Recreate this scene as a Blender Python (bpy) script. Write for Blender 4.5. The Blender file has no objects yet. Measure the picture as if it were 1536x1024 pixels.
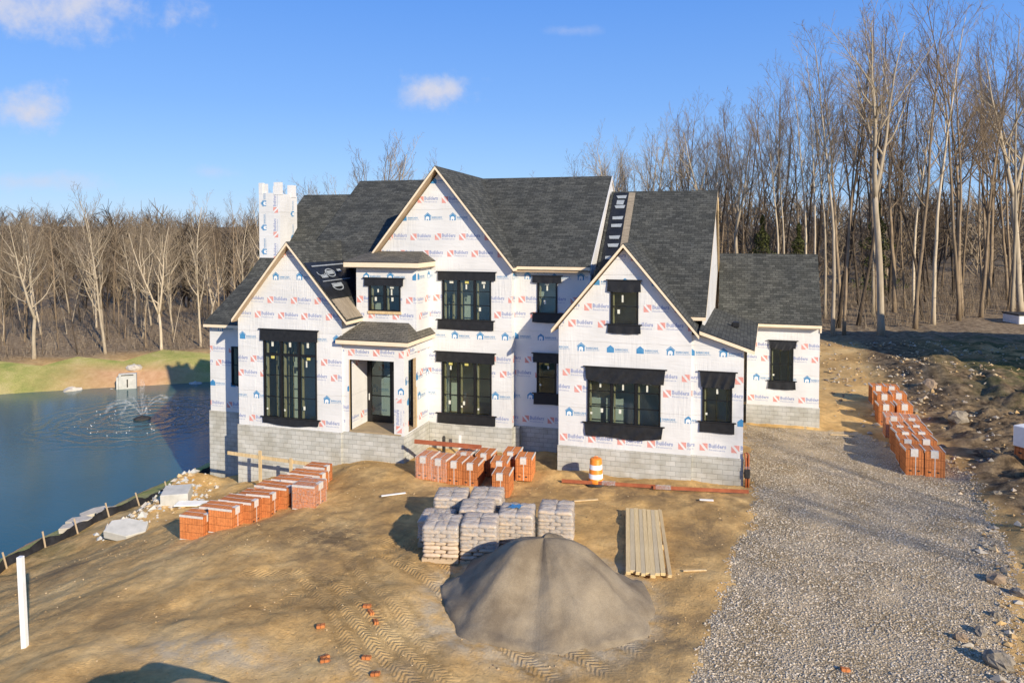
import bpy, math, random
import numpy as np
from mathutils import Vector, Matrix
random.seed(7); RNG = np.random.default_rng(11)
scn = bpy.context.scene
COL = scn.collection

# ------------------------------------------------------------------ helpers
def tag(o, label=None, cat=None, group=None, kind=None):
    if label: o['label'] = label
    if cat: o['category'] = cat
    if group: o['group'] = group
    if kind: o['kind'] = kind
    return o

def empty(name, loc=(0, 0, 0), rz=0.0):
    o = bpy.data.objects.new(name, None); COL.objects.link(o)
    o.empty_display_size = 0.2
    o.location = loc; o.rotation_euler = (0, 0, rz)
    return o

def link(name, me, parent=None, loc=None, rot=None):
    o = bpy.data.objects.new(name, me); COL.objects.link(o)
    if parent is not None: o.parent = parent
    if loc is not None: o.location = loc
    if rot is not None: o.rotation_euler = rot
    return o

class MB:
    """collects shapes for ONE mesh"""
    def __init__(s): s.v = []; s.f = []; s.m = []; s.uv = {}; s.sm = []
    def poly(s, pts, m=0, uv=None, smooth=False):
        b = len(s.v); s.v += [tuple(p) for p in pts]
        if uv: s.uv[len(s.f)] = uv
        s.f.append(tuple(range(b, b + len(pts)))); s.m.append(m); s.sm.append(smooth)
    def raw(s, vs, fs, m=0, smooth=False):
        b = len(s.v); s.v += [tuple(p) for p in vs]
        for f in fs:
            s.f.append(tuple(i + b for i in f)); s.m.append(m); s.sm.append(smooth)
    def box(s, x0, x1, y0, y1, z0, z1, m=0):
        vs = [(x0,y0,z0),(x1,y0,z0),(x1,y1,z0),(x0,y1,z0),(x0,y0,z1),(x1,y0,z1),(x1,y1,z1),(x0,y1,z1)]
        s.raw(vs, [(0,3,2,1),(4,5,6,7),(0,1,5,4),(1,2,6,5),(2,3,7,6),(3,0,4,7)], m)
    def bbox(s, x0, x1, y0, y1, z0, z1, b=0.01, m=0):
        """box with bevelled edges (chamfer b)"""
        X = (x0, x0+b, x1-b, x1); Y = (y0, y0+b, y1-b, y1); Z = (z0, z0+b, z1-b, z1)
        idx = {}; vs = []
        def V(i, j, k):
            if (i, j, k) not in idx: idx[(i, j, k)] = len(vs); vs.append((X[i], Y[j], Z[k]))
            return idx[(i, j, k)]
        fs = []
        fs.append([V(1,1,0),V(1,2,0),V(2,2,0),V(2,1,0)]); fs.append([V(1,1,3),V(2,1,3),V(2,2,3),V(1,2,3)])
        fs.append([V(1,0,1),V(2,0,1),V(2,0,2),V(1,0,2)]); fs.append([V(1,3,1),V(1,3,2),V(2,3,2),V(2,3,1)])
        fs.append([V(0,1,1),V(0,1,2),V(0,2,2),V(0,2,1)]); fs.append([V(3,1,1),V(3,2,1),V(3,2,2),V(3,1,2)])
        for k, ko in ((0, 1), (3, 2)):
            r = k == 3
            for q in ([V(1,1,k),V(2,1,k),V(2,0,ko),V(1,0,ko)], [V(2,2,k),V(1,2,k),V(1,3,ko),V(2,3,ko)],
                      [V(1,2,k),V(1,1,k),V(0,1,ko),V(0,2,ko)], [V(2,1,k),V(2,2,k),V(3,2,ko),V(3,1,ko)]):
                fs.append(q[::-1] if r else q)
        fs += [[V(0,1,1),V(1,0,1),V(1,0,2),V(0,1,2)],[V(2,0,1),V(3,1,1),V(3,1,2),V(2,0,2)],
               [V(3,2,1),V(2,3,1),V(2,3,2),V(3,2,2)],[V(1,3,1),V(0,2,1),V(0,2,2),V(1,3,2)]]
        for i, io in ((0, 1), (3, 2)):
            for j, jo in ((0, 1), (3, 2)):
                for k, ko in ((0, 1), (3, 2)):
                    fs.append([V(io, jo, k), V(i, jo, ko), V(io, j, ko)])
        s.raw(vs, fs, m)
    def tube(s, pts, rad, n=6, m=0, cap=True, smooth=True):
        pts = [Vector(p) for p in pts]; k = len(pts)
        if not hasattr(rad, '__len__'): rad = [rad] * k
        b = len(s.v); prev = None
        for i in range(k):
            d = (pts[min(i+1, k-1)] - pts[max(i-1, 0)])
            if d.length < 1e-9: d = Vector((0, 0, 1))
            d.normalize()
            a = prev if prev is not None else (Vector((1, 0, 0)) if abs(d.x) < .8 else Vector((0, 1, 0)))
            u = (a - d * a.dot(d)); u.normalize(); w = d.cross(u); prev = u
            for j in range(n):
                t = 2 * math.pi * j / n
                s.v.append(tuple(pts[i] + (u * math.cos(t) + w * math.sin(t)) * rad[i]))
        for i in range(k - 1):
            for j in range(n):
                s.f.append((b+i*n+j, b+i*n+(j+1) % n, b+(i+1)*n+(j+1) % n, b+(i+1)*n+j)); s.m.append(m); s.sm.append(smooth)
        if cap:
            s.f.append(tuple(b+j for j in range(n))[::-1]); s.m.append(m); s.sm.append(False)
            s.f.append(tuple(b+(k-1)*n+j for j in range(n))); s.m.append(m); s.sm.append(False)
    def lathe(s, prof, n=24, m=0, ms=None, smooth=True):
        b = len(s.v)
        for r, z in prof:
            for j in range(n):
                t = 2*math.pi*j/n; s.v.append((r*math.cos(t), r*math.sin(t), z))
        for i in range(len(prof)-1):
            for j in range(n):
                s.f.append((b+i*n+j, b+i*n+(j+1) % n, b+(i+1)*n+(j+1) % n, b+(i+1)*n+j)); s.m.append(ms[i] if ms else m); s.sm.append(smooth)
        s.f.append(tuple(b+(len(prof)-1)*n+j for j in range(n))); s.m.append(ms[-1] if ms else m); s.sm.append(False)
    def mesh(s, name, mats):
        me = bpy.data.meshes.new(name)
        me.from_pydata(s.v, [], s.f)
        if not isinstance(mats, (list, tuple)): mats = [mats]
        for mt in mats: me.materials.append(mt)
        me.polygons.foreach_set('material_index', s.m)
        me.polygons.foreach_set('use_smooth', s.sm)
        if s.uv:
            uvl = me.uv_layers.new(name='UVMap')
            for fi, uv in s.uv.items():
                p = me.polygons[fi]
                for li, q in zip(p.loop_indices, uv): uvl.data[li].uv = q
        me.update()
        return me
    def build(s, name, mats, parent=None, loc=None, rot=None):
        return link(name, s.mesh(name, mats), parent, loc, rot)

def np_mesh(name, V, F, mats, smooth=True, mat_index=None):
    """V (n,3), F (m,k) arrays with k=3 or 4"""
    me = bpy.data.meshes.new(name)
    n, (m, k) = len(V), F.shape
    me.vertices.add(n); me.vertices.foreach_set('co', np.asarray(V, np.float32).ravel())
    me.loops.add(m*k); me.loops.foreach_set('vertex_index', np.asarray(F, np.int32).ravel())
    me.polygons.add(m); me.polygons.foreach_set('loop_start', np.arange(0, m*k, k, dtype=np.int32))
    if not isinstance(mats, (list, tuple)): mats = [mats]
    for mt in mats: me.materials.append(mt)
    if mat_index is not None: me.polygons.foreach_set('material_index', np.asarray(mat_index, np.int32))
    me.polygons.foreach_set('use_smooth', np.full(m, smooth))
    me.update(calc_edges=True); me.validate()
    return me

def set_attr(me, name, vals):
    a = me.attributes.new(name, 'FLOAT', 'POINT'); a.data.foreach_set('value', np.asarray(vals, np.float32))

# numpy value-noise fbm
def _hash(ix, iy, seed):
    h = (ix.astype(np.int64)*374761393 + iy.astype(np.int64)*668265263 + seed*1274126177) & 0xffffffff
    h = ((h ^ (h >> 13)) * 1274126177) & 0xffffffff
    return ((h ^ (h >> 16)) & 0xffff) / 65535.0
def vnoise(x, y, seed=0):
    x0 = np.floor(x); y0 = np.floor(y); fx = x-x0; fy = y-y0
    fx = fx*fx*(3-2*fx); fy = fy*fy*(3-2*fy)
    a = _hash(x0, y0, seed); b = _hash(x0+1, y0, seed); c = _hash(x0, y0+1, seed); d = _hash(x0+1, y0+1, seed)
    return (a*(1-fx)+b*fx)*(1-fy) + (c*(1-fx)+d*fx)*fy - .5
def fbm(x, y, seed=0, octv=4, sc=1.0):
    t = 0; amp = 1.0
    for o in range(octv):
        t = t + vnoise(x*sc, y*sc, seed+o*17)*amp; amp *= .5; sc *= 2.03
    return t
def sstep(a, b, x):
    t = np.clip((x-a)/(b-a), 0, 1); return t*t*(3-2*t)

# ------------------------------------------------------------------ materials
def nt_new(name):
    m = bpy.data.materials.new(name); m.use_nodes = True
    nt = m.node_tree; b = nt.nodes['Principled BSDF']
    return m, nt, b
def N(nt, typ, **kw):
    n = nt.nodes.new(typ)
    for k, v in kw.items():
        if k.startswith('i_'):
            key = k[2:]; key = int(key) if key.isdigit() else key
            n.inputs[key].default_value = v
        else: setattr(n, k, v)
    return n
def L(nt, a, ao, b, bi): nt.links.new(a.outputs[ao], b.inputs[bi])
def ramp(nt, stops, interp='LINEAR'):
    r = nt.nodes.new('ShaderNodeValToRGB'); r.color_ramp.interpolation = interp
    e = r.color_ramp.elements
    while len(e) < len(stops): e.new(.5)
    for el, (p, c) in zip(e, stops):
        el.position = p; el.color = (c[0], c[1], c[2], 1) if hasattr(c, '__len__') else (c, c, c, 1)
    return r
def noise(nt, scale, detail=4, rough=.55, vec=None, dist=0.0):
    n = N(nt, 'ShaderNodeTexNoise'); n.inputs['Scale'].default_value = scale
    n.inputs['Detail'].default_value = detail; n.inputs['Roughness'].default_value = rough; n.inputs['Distortion'].default_value = dist
    if vec is not None: nt.links.new(vec, n.inputs['Vector'])
    return n
def objco(nt): return N(nt, 'ShaderNodeTexCoord').outputs['Object']
def geopos(nt): return N(nt, 'ShaderNodeNewGeometry').outputs['Position']
def bump(nt, b, src, strength=.3, dist=.02, prev=None):
    n = N(nt, 'ShaderNodeBump'); n.inputs['Strength'].default_value = strength; n.inputs['Distance'].default_value = dist
    nt.links.new(src, n.inputs['Height'])
    if prev is not None: nt.links.new(prev.outputs[0], n.inputs['Normal'])
    nt.links.new(n.outputs[0], b.inputs['Normal']); return n
def mixc(nt, fac, a, c, mode='MIX'):
    n = N(nt, 'ShaderNodeMix', data_type='RGBA', blend_type=mode)
    if hasattr(fac, 'links'): nt.links.new(fac, n.inputs[0])
    else: n.inputs[0].default_value = fac
    for v, i in ((a, 6), (c, 7)):
        if hasattr(v, 'links'): nt.links.new(v, n.inputs[i])
        else: n.inputs[i].default_value = (v[0], v[1], v[2], 1)
    return n.outputs[2]

def mat_noise(name, c1, c2, scale=6, rough=.7, bmp=.2, bscale=None, bdist=.01, detail=5, spec=.3, stretch=None, world=False):
    m, nt, b = nt_new(name)
    co = geopos(nt) if world else objco(nt)
    if stretch:
        mp = N(nt, 'ShaderNodeMapping'); mp.inputs['Scale'].default_value = stretch; nt.links.new(co, mp.inputs[0]); co = mp.outputs[0]
    n = noise(nt, scale, detail, .6, co)
    r = ramp(nt, [(.3, c1), (.7, c2)]); L(nt, n, 0, r, 0); L(nt, r, 0, b, 'Base Color')
    b.inputs['Roughness'].default_value = rough; b.inputs['Specular IOR Level'].default_value = spec
    if bmp:
        n2 = noise(nt, bscale or scale*3, 4, .6, co); bump(nt, b, n2.outputs[0], bmp, bdist)
    return m

def mat_wrap():
    m, nt, b = nt_new('house_wrap_white')
    co = geopos(nt)
    n1 = noise(nt, .7, 3, .5, co); n2 = noise(nt, 5, 4, .6, co)
    c = ramp(nt, [(.3, (.63, .628, .618)), (.7, (.73, .727, .717))]); L(nt, n1, 0, c, 0)
    sp = noise(nt, 16, 2, .5, co); sr = ramp(nt, [(.28, .72), (.34, 1)]); L(nt, sp, 0, sr, 0)
    cc = mixc(nt, .35, c.outputs[0], sr.outputs[0], 'MULTIPLY')
    nt.links.new(cc, b.inputs['Base Color']); b.inputs['Roughness'].default_value = .42
    b.inputs['Specular IOR Level'].default_value = .35
    # tension wrinkles : stretched noise in two directions
    mp = N(nt, 'ShaderNodeMapping'); mp.inputs['Scale'].default_value = (9, 9, .8); mp.inputs['Rotation'].default_value = (0, .25, 0)
    nt.links.new(co, mp.inputs[0]); w1 = noise(nt, 1, 3, .5, mp.outputs[0], .6)
    mp2 = N(nt, 'ShaderNodeMapping'); mp2.inputs['Scale'].default_value = (1.2, 1.2, 7); mp2.inputs['Rotation'].default_value = (0, -.5, 0)
    nt.links.new(co, mp2.inputs[0]); w2 = noise(nt, 1, 3, .5, mp2.outputs[0], .6)
    g = noise(nt, .5, 2, .5, co); gr = ramp(nt, [(.45, 0), (.6, 1)]); L(nt, g, 0, gr, 0)
    b1 = bump(nt, b, n2.outputs[0], .25, .012)
    mul = N(nt, 'ShaderNodeMath', operation='MULTIPLY'); L(nt, w1, 0, mul, 0); L(nt, gr, 0, mul, 1)
    b2 = bump(nt, b, mul.outputs[0], .6, .035, b1)
    b3 = bump(nt, b, w2.outputs[0], .45, .03, b2)
    # lapped edge of each roll
    sz = N(nt, 'ShaderNodeSeparateXYZ'); nt.links.new(co, sz.inputs[0]); jn = N(nt, 'ShaderNodeMath', operation='MULTIPLY_ADD'); L(nt, n1, 0, jn, 0); jn.inputs[1].default_value = .12; L(nt, sz, 2, jn, 2)
    md = N(nt, 'ShaderNodeMath', operation='MODULO'); L(nt, jn, 0, md, 0); md.inputs[1].default_value = 2.74
    lr = ramp(nt, [(0, 0), (.006, 1), (.2, .9), (1, 0)]); L(nt, md, 0, lr, 0); bump(nt, b, lr.outputs[0], .6, .02, b3)
    return m

def wall_uv(nt):
    """u along the wall, v up, for walls facing x or y"""
    g = N(nt, 'ShaderNodeNewGeometry'); sp = N(nt, 'ShaderNodeSeparateXYZ'); nt.links.new(g.outputs['Position'], sp.inputs[0])
    sn = N(nt, 'ShaderNodeSeparateXYZ'); nt.links.new(g.outputs['True Normal'], sn.inputs[0])
    ax = N(nt, 'ShaderNodeMath', operation='ABSOLUTE'); L(nt, sn, 0, ax, 0)
    gt = N(nt, 'ShaderNodeMath', operation='GREATER_THAN'); L(nt, ax, 0, gt, 0); gt.inputs[1].default_value = .7
    mx = N(nt, 'ShaderNodeMix', data_type='FLOAT'); L(nt, gt, 0, mx, 0); L(nt, sp, 0, mx, 2); L(nt, sp, 1, mx, 3)
    cb = N(nt, 'ShaderNodeCombineXYZ'); L(nt, mx, 0, cb, 0); L(nt, sp, 2, cb, 1)
    return cb.outputs[0]

def mat_block():
    m, nt, b = nt_new('concrete_block')
    uv = wall_uv(nt)
    br = N(nt, 'ShaderNodeTexBrick', i_Scale=1.0)
    br.inputs['Brick Width'].default_value = .4; br.inputs['Row Height'].default_value = .2; br.inputs['Mortar Size'].default_value = .007
    br.inputs['Color1'].default_value = (.46, .46, .425, 1); br.inputs['Color2'].default_value = (.56, .555, .515, 1); br.inputs['Mortar'].default_value = (.32, .315, .295, 1)
    br.inputs['Mortar Smooth'].default_value = .3; br.inputs['Bias'].default_value = 0
    nt.links.new(uv, br.inputs[0])
    n = noise(nt, 1.3, 5, .6, geopos(nt)); r = ramp(nt, [(.35, (.72, .69, .62)), (.62, (1, 1, 1))]); L(nt, n, 0, r, 0)
    # dirt splash near the ground
    c = mixc(nt, .8, br.outputs[0], r.outputs[0], 'MULTIPLY')
    nt.links.new(c, b.inputs['Base Color']); b.inputs['Roughness'].default_value = .9; b.inputs['Specular IOR Level'].default_value = .15
    inv = N(nt, 'ShaderNodeMath', operation='SUBTRACT'); inv.inputs[0].default_value = 1; L(nt, br, 1, inv, 1)
    b1 = bump(nt, b, inv.outputs[0], .8, .012)
    f = noise(nt, 40, 3, .6, geopos(nt)); bump(nt, b, f.outputs[0], .25, .01, b1)
    return m

def mat_shingle(name, base=(.056, .058, .052), tint=(.112, .114, .102)):
    m, nt, b = nt_new(name)
    uv = N(nt, 'ShaderNodeTexCoord').outputs['UV']
    br = N(nt, 'ShaderNodeTexBrick', i_Scale=1.0, offset=.5, offset_frequency=2)
    br.inputs['Brick Width'].default_value = .31; br.inputs['Row Height'].default_value = .145; br.inputs['Mortar Size'].default_value = .009
    br.inputs['Color1'].default_value = (*base, 1); br.inputs['Color2'].default_value = (*tint, 1); br.inputs['Mortar'].default_value = (.026, .027, .026, 1)
    br.inputs['Bias'].default_value = -.15
    jit = noise(nt, 3.1, 2, .5, uv)
    mp = N(nt, 'ShaderNodeVectorMath', operation='MULTIPLY_ADD'); L(nt, jit, 1, mp, 0); mp.inputs[1].default_value = (.05, .012, 0); nt.links.new(uv, mp.inputs[2])
    L(nt, mp, 0, br, 0)
    n = noise(nt, 1.1, 4, .6, uv); r = ramp(nt, [(.3, (.72, .74, .76)), (.7, (1.15, 1.13, 1.08))]); L(nt, n, 0, r, 0)
    n3 = noise(nt, 11, 3, .7, uv); r3 = ramp(nt, [(.3, .6), (.7, 1.35)]); L(nt, n3, 0, r3, 0)
    c = mixc(nt, 1, br.outputs[0], r.outputs[0], 'MULTIPLY'); c = mixc(nt, .85, c, r3.outputs[0], 'MULTIPLY')
    nt.links.new(c, b.inputs['Base Color']); b.inputs['Roughness'].default_value = .88; b.inputs['Specular IOR Level'].default_value = .22
    # every course is thicker at its butt edge
    sp = N(nt, 'ShaderNodeSeparateXYZ'); nt.links.new(mp.outputs[0], sp.inputs[0])
    dv = N(nt, 'ShaderNodeMath', operation='DIVIDE'); L(nt, sp, 1, dv, 0); dv.inputs[1].default_value = .145
    fr = N(nt, 'ShaderNodeMath', operation='FRACT'); L(nt, dv, 0, fr, 0)
    iv = N(nt, 'ShaderNodeMath', operation='SUBTRACT'); iv.inputs[0].default_value = 1; L(nt, fr, 0, iv, 1)
    b1 = bump(nt, b, iv.outputs[0], .8, .022)
    g = noise(nt, 60, 2, .6, uv); bump(nt, b, g.outputs[0], .3, .008, b1)
    return m

def mat_wood(name, c1, c2, axis_scale=(2, 30, 30), rough=.7):
    return mat_noise(name, c1, c2, 1.6, rough, .25, 4, .006, 5, .2, axis_scale)

def mat_brick():
    m, nt, b = nt_new('new_orange_brick')
    uvn = N(nt, 'ShaderNodeTexCoord'); co = uvn.outputs['Object']
    sp = N(nt, 'ShaderNodeSeparateXYZ'); nt.links.new(co, sp.inputs[0])
    sn = N(nt, 'ShaderNodeSeparateXYZ'); nt.links.new(uvn.outputs['Normal'], sn.inputs[0])
    ax = N(nt, 'ShaderNodeMath', operation='ABSOLUTE'); L(nt, sn, 0, ax, 0)
    gx = N(nt, 'ShaderNodeMath', operation='GREATER_THAN'); L(nt, ax, 0, gx, 0); gx.inputs[1].default_value = .7
    az = N(nt, 'ShaderNodeMath', operation='ABSOLUTE'); L(nt, sn, 2, az, 0)
    gz = N(nt, 'ShaderNodeMath', operation='GREATER_THAN'); L(nt, az, 0, gz, 0); gz.inputs[1].default_value = .7
    u = N(nt, 'ShaderNodeMix', data_type='FLOAT'); L(nt, gx, 0, u, 0); L(nt, sp, 0, u, 2); L(nt, sp, 1, u, 3)
    v = N(nt, 'ShaderNodeMix', data_type='FLOAT'); L(nt, gz, 0, v, 0); L(nt, sp, 2, v, 2); L(nt, sp, 1, v, 3)
    cb = N(nt, 'ShaderNodeCombineXYZ'); L(nt, u, 0, cb, 0); L(nt, v, 0, cb, 1)
    br = N(nt, 'ShaderNodeTexBrick', i_Scale=1.0, offset=0.0)
    br.inputs['Brick Width'].default_value = .0955; br.inputs['Row Height'].default_value = .33; br.inputs['Mortar Size'].default_value = .0065
    br.inputs['Color1'].default_value = (.62, .235, .083, 1); br.inputs['Color2'].default_value = (.50, .18, .062, 1); br.inputs['Mortar'].default_value = (.15, .05, .022, 1)
    L(nt, cb, 0, br, 0)
    oi = N(nt, 'ShaderNodeObjectInfo'); r = ramp(nt, [(0, (.8, .78, .78)), (1, (1.12, 1.1, 1.05))]); L(nt, oi, 'Random', r, 0)
    n = noise(nt, 14, 4, .6, co); rn = ramp(nt, [(.3, (.78, .76, .76)), (.7, (1.12, 1.1, 1.08))]); L(nt, n, 0, rn, 0)
    c = mixc(nt, 1, br.outputs[0], r.outputs[0], 'MULTIPLY'); c = mixc(nt, 1, c, rn.outputs[0], 'MULTIPLY')
    nt.links.new(c, b.inputs['Base Color']); b.inputs['Roughness'].default_value = .85; b.inputs['Specular IOR Level'].default_value = .2
    inv = N(nt, 'ShaderNodeMath', operation='SUBTRACT'); inv.inputs[0].default_value = 1; L(nt, br, 1, inv, 1)
    bump(nt, b, inv.outputs[0], .7, .01)
    return m

def mat_plastic(name, tint, alpha, rough=.12, bs=14, bd=.02):
    """clear or milky wrapping film"""
    m, nt, b = nt_new(name)
    co = objco(nt); n = noise(nt, bs, 4, .6, co, .5)
    r = ramp(nt, [(.35, max(alpha-.18, 0)), (.72, min(alpha+.28, 1))]); L(nt, n, 0, r, 0)
    b.inputs['Base Color'].default_value = (*tint, 1); b.inputs['Roughness'].default_value = rough
    L(nt, r, 0, b, 'Alpha')
    bump(nt, b, n.outputs[0], .6, bd)
    return m

def mat_glass():
    m = bpy.data.materials.new('window_glass'); m.use_nodes = True; nt = m.node_tree; nt.nodes.clear()
    out = N(nt, 'ShaderNodeOutputMaterial'); tr = N(nt, 'ShaderNodeBsdfTransparent'); tr.inputs[0].default_value = (.74, .805, .80, 1)
    gl = N(nt, 'ShaderNodeBsdfGlossy'); gl.inputs['Roughness'].default_value = .015; gl.inputs[0].default_value = (.9, 1, 1, 1)
    co = geopos(nt); n = noise(nt, .9, 2, .5, co); bp = N(nt, 'ShaderNodeBump'); bp.inputs['Strength'].default_value = .06; bp.inputs['Distance'].default_value = .05
    L(nt, n, 0, bp, 'Height'); L(nt, bp, 0, gl, 'Normal')
    lw = N(nt, 'ShaderNodeLayerWeight'); fr = N(nt, 'ShaderNodeMath', operation='POWER'); L(nt, lw, 'Facing', fr, 0); fr.inputs[1].default_value = 5
    ad = N(nt, 'ShaderNodeMath', operation='MULTIPLY_ADD'); L(nt, fr, 0, ad, 0); ad.inputs[1].default_value = .9; ad.inputs[2].default_value = .05
    mx = N(nt, 'ShaderNodeMixShader'); L(nt, ad, 0, mx, 0); L(nt, tr, 0, mx, 1); L(nt, gl, 0, mx, 2); L(nt, mx, 0, out, 0)
    return m

def mat_ground(kind):
    """kind: dirt | gravel | grass. Point attributes on the mesh steer patches that stay put."""
    m, nt, b = nt_new(kind+'_surface'); co = geopos(nt)
    b.inputs['Specular IOR Level'].default_value = .12; b.inputs['Roughness'].default_value = .95
    def at(n): return N(nt, 'ShaderNodeAttribute', attribute_name=n)
    if kind == 'dirt':
        n1 = noise(nt, .42, 5, .6, co); r1 = ramp(nt, [(.32, (.44, .272, .105)), (.5, (.66, .42, .165)), (.68, (.80, .55, .24))]); L(nt, n1, 0, r1, 0)
        n2 = noise(nt, 3.2, 6, .68, co); r2 = ramp(nt, [(.3, (.7, .68, .65)), (.55, (1, 1, 1)), (.8, (1.22, 1.2, 1.16))]); L(nt, n2, 0, r2, 0)
        c = mixc(nt, .9, r1.outputs[0], r2.outputs[0], 'MULTIPLY')
        # damp dark patches
        nw = noise(nt, 1.1, 5, .65, co); aw = at('damp'); mw = N(nt, 'ShaderNodeMath', operation='MULTIPLY'); rw = ramp(nt, [(.36, 0), (.58, 1)]); L(nt, nw, 0, rw, 0)
        L(nt, rw, 0, mw, 0); L(nt, aw, 'Fac', mw, 1); c = mixc(nt, mw.outputs[0], c, (.24, .165, .085))
        # grey sand / cement tracked over the dirt
        ag = at('grey'); ng = noise(nt, 2.2, 5, .65, co); mg = N(nt, 'ShaderNodeMath', operation='MULTIPLY'); rg = ramp(nt, [(.35, 0), (.6, 1)]); L(nt, ng, 0, rg, 0)
        L(nt, rg, 0, mg, 0); L(nt, ag, 'Fac', mg, 1); c = mixc(nt, mg.outputs[0], c, (.58, .46, .29))
        # rubble: browner, patchy straw and mud
        nr = noise(nt, 1.7, 6, .7, co); rr = ramp(nt, [(.34, (.05, .034, .02)), (.46, (.15, .105, .06)), (.6, (.31, .22, .12)), (.76, (.52, .40, .23))]); L(nt, nr, 0, rr, 0)
        ar = at('rubble'); c = mixc(nt, ar.outputs['Fac'], c, rr.outputs[0])
        al = at('litter'); nl = noise(nt, 2.6, 6, .7, co); rl = ramp(nt, [(.34, (.11, .08, .05)), (.52, (.27, .20, .125)), (.7, (.47, .37, .235))]); L(nt, nl, 0, rl, 0)
        c = mixc(nt, al.outputs['Fac'], c, rl.outputs[0])
        agr = at('green'); ngr = noise(nt, 3, 5, .7, co); rgr = ramp(nt, [(.35, (.05, .06, .02)), (.7, (.19, .18, .075))]); L(nt, ngr, 0, rgr, 0)
        nm = noise(nt, .5, 5, .65, co); rm = ramp(nt, [(.42, 0), (.55, 1)]); L(nt, nm, 0, rm, 0); mm = N(nt, 'ShaderNodeMath', operation='MULTIPLY'); L(nt, rm, 0, mm, 0); L(nt, agr, 'Fac', mm, 1)
        c = mixc(nt, mm.outputs[0], c, rgr.outputs[0])
        nt.links.new(c, b.inputs['Base Color'])
        h1 = noise(nt, 9, 6, .72, co, .6); b1 = bump(nt, b, h1.outputs[0], .8, .075)
        # wheel treads (chevrons) from track coordinates
        tu, tv, tm = at('track_u'), at('track_v'), at('track_m')
        av = N(nt, 'ShaderNodeMath', operation='ABSOLUTE'); L(nt, tv, 'Fac', av, 0)
        k = N(nt, 'ShaderNodeMath', operation='MULTIPLY_ADD'); L(nt, av, 0, k, 0); k.inputs[1].default_value = -.9; L(nt, tu, 'Fac', k, 2)
        nj = noise(nt, 5, 3, .5, co); ja = N(nt, 'ShaderNodeMath', operation='MULTIPLY_ADD'); L(nt, nj, 0, ja, 0); ja.inputs[1].default_value = .09; L(nt, k, 0, ja, 2)
        ms = N(nt, 'ShaderNodeMath', operation='MULTIPLY'); L(nt, ja, 0, ms, 0); ms.inputs[1].default_value = 2*math.pi/.135
        sn = N(nt, 'ShaderNodeMath', operation='SINE'); L(nt, ms, 0, sn, 0)
        mt = N(nt, 'ShaderNodeMath', operation='MULTIPLY'); L(nt, sn, 0, mt, 0); L(nt, tm, 'Fac', mt, 1)
        b2 = bump(nt, b, mt.outputs[0], .6, .022, b1)
        h3 = noise(nt, 38, 3, .7, co); bump(nt, b, h3.outputs[0], .5, .02, b2)
    elif kind == 'gravel':
        vo = N(nt, 'ShaderNodeTexVoronoi', feature='F1'); vo.inputs['Scale'].default_value = 19; nt.links.new(co, vo.inputs['Vector'])
        cr = ramp(nt, [(0, (.34, .29, .215)), (.5, (.55, .47, .345)), (1, (.74, .64, .48))])
        sepc = N(nt, 'ShaderNodeSeparateColor'); L(nt, vo, 'Color', sepc, 0); L(nt, sepc, 0, cr, 0)
        dr = ramp(nt, [(.28, (1, 1, 1)), (.62, (.42, .40, .37))]); L(nt, vo, 'Distance', dr, 0)
        c = mixc(nt, .8, cr.outputs[0], dr.outputs[0], 'MULTIPLY')
        n1 = noise(nt, .5, 5, .6, co); r1 = ramp(nt, [(.38, (.86, .77, .62)), (.6, (1, .96, .9))]); L(nt, n1, 0, r1, 0)
        c = mixc(nt, 1, c, r1.outputs[0], 'MULTIPLY')
        ad = at('dusty'); nd = noise(nt, .8, 5, .6, co); rd = ramp(nt, [(.4, 0), (.62, 1)]); L(nt, nd, 0, rd, 0); md = N(nt, 'ShaderNodeMath', operation='MULTIPLY'); L(nt, rd, 0, md, 0); L(nt, ad, 'Fac', md, 1)
        c = mixc(nt, md.outputs[0], c, (.54, .42, .26))
        nt.links.new(c, b.inputs['Base Color'])
        iv = N(nt, 'ShaderNodeMath', operation='SUBTRACT'); iv.inputs[0].default_value = 1; L(nt, vo, 'Distance', iv, 1)
        b1 = bump(nt, b, iv.outputs[0], .8, .03)
        h = noise(nt, 4, 5, .6, co); bump(nt, b, h.outputs[0], .4, .04, b1)
    else:
        n1 = noise(nt, .35, 5, .65, co); r1 = ramp(nt, [(.35, (.50, .42, .18)), (.48, (.40, .37, .12)), (.62, (.27, .30, .08)), (.75, (.19, .23, .06))]); L(nt, n1, 0, r1, 0)
        n2 = noise(nt, 9, 5, .7, co); r2 = ramp(nt, [(.3, .62), (.7, 1.25)]); L(nt, n2, 0, r2, 0)
        c = mixc(nt, .8, r1.outputs[0], r2.outputs[0], 'MULTIPLY')
        ap = at('patch'); np_ = noise(nt, 2, 4, .6, co); rp = ramp(nt, [(.35, (.48, .27, .14)), (.7, (.60, .37, .21))]); L(nt, np_, 0, rp, 0)
        c = mixc(nt, ap.outputs['Fac'], c, rp.outputs[0])
        nt.links.new(c, b.inputs['Base Color'])
        h = noise(nt, 14, 5, .7, co); bump(nt, b, h.outputs[0], .6, .05)
    return m

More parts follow.
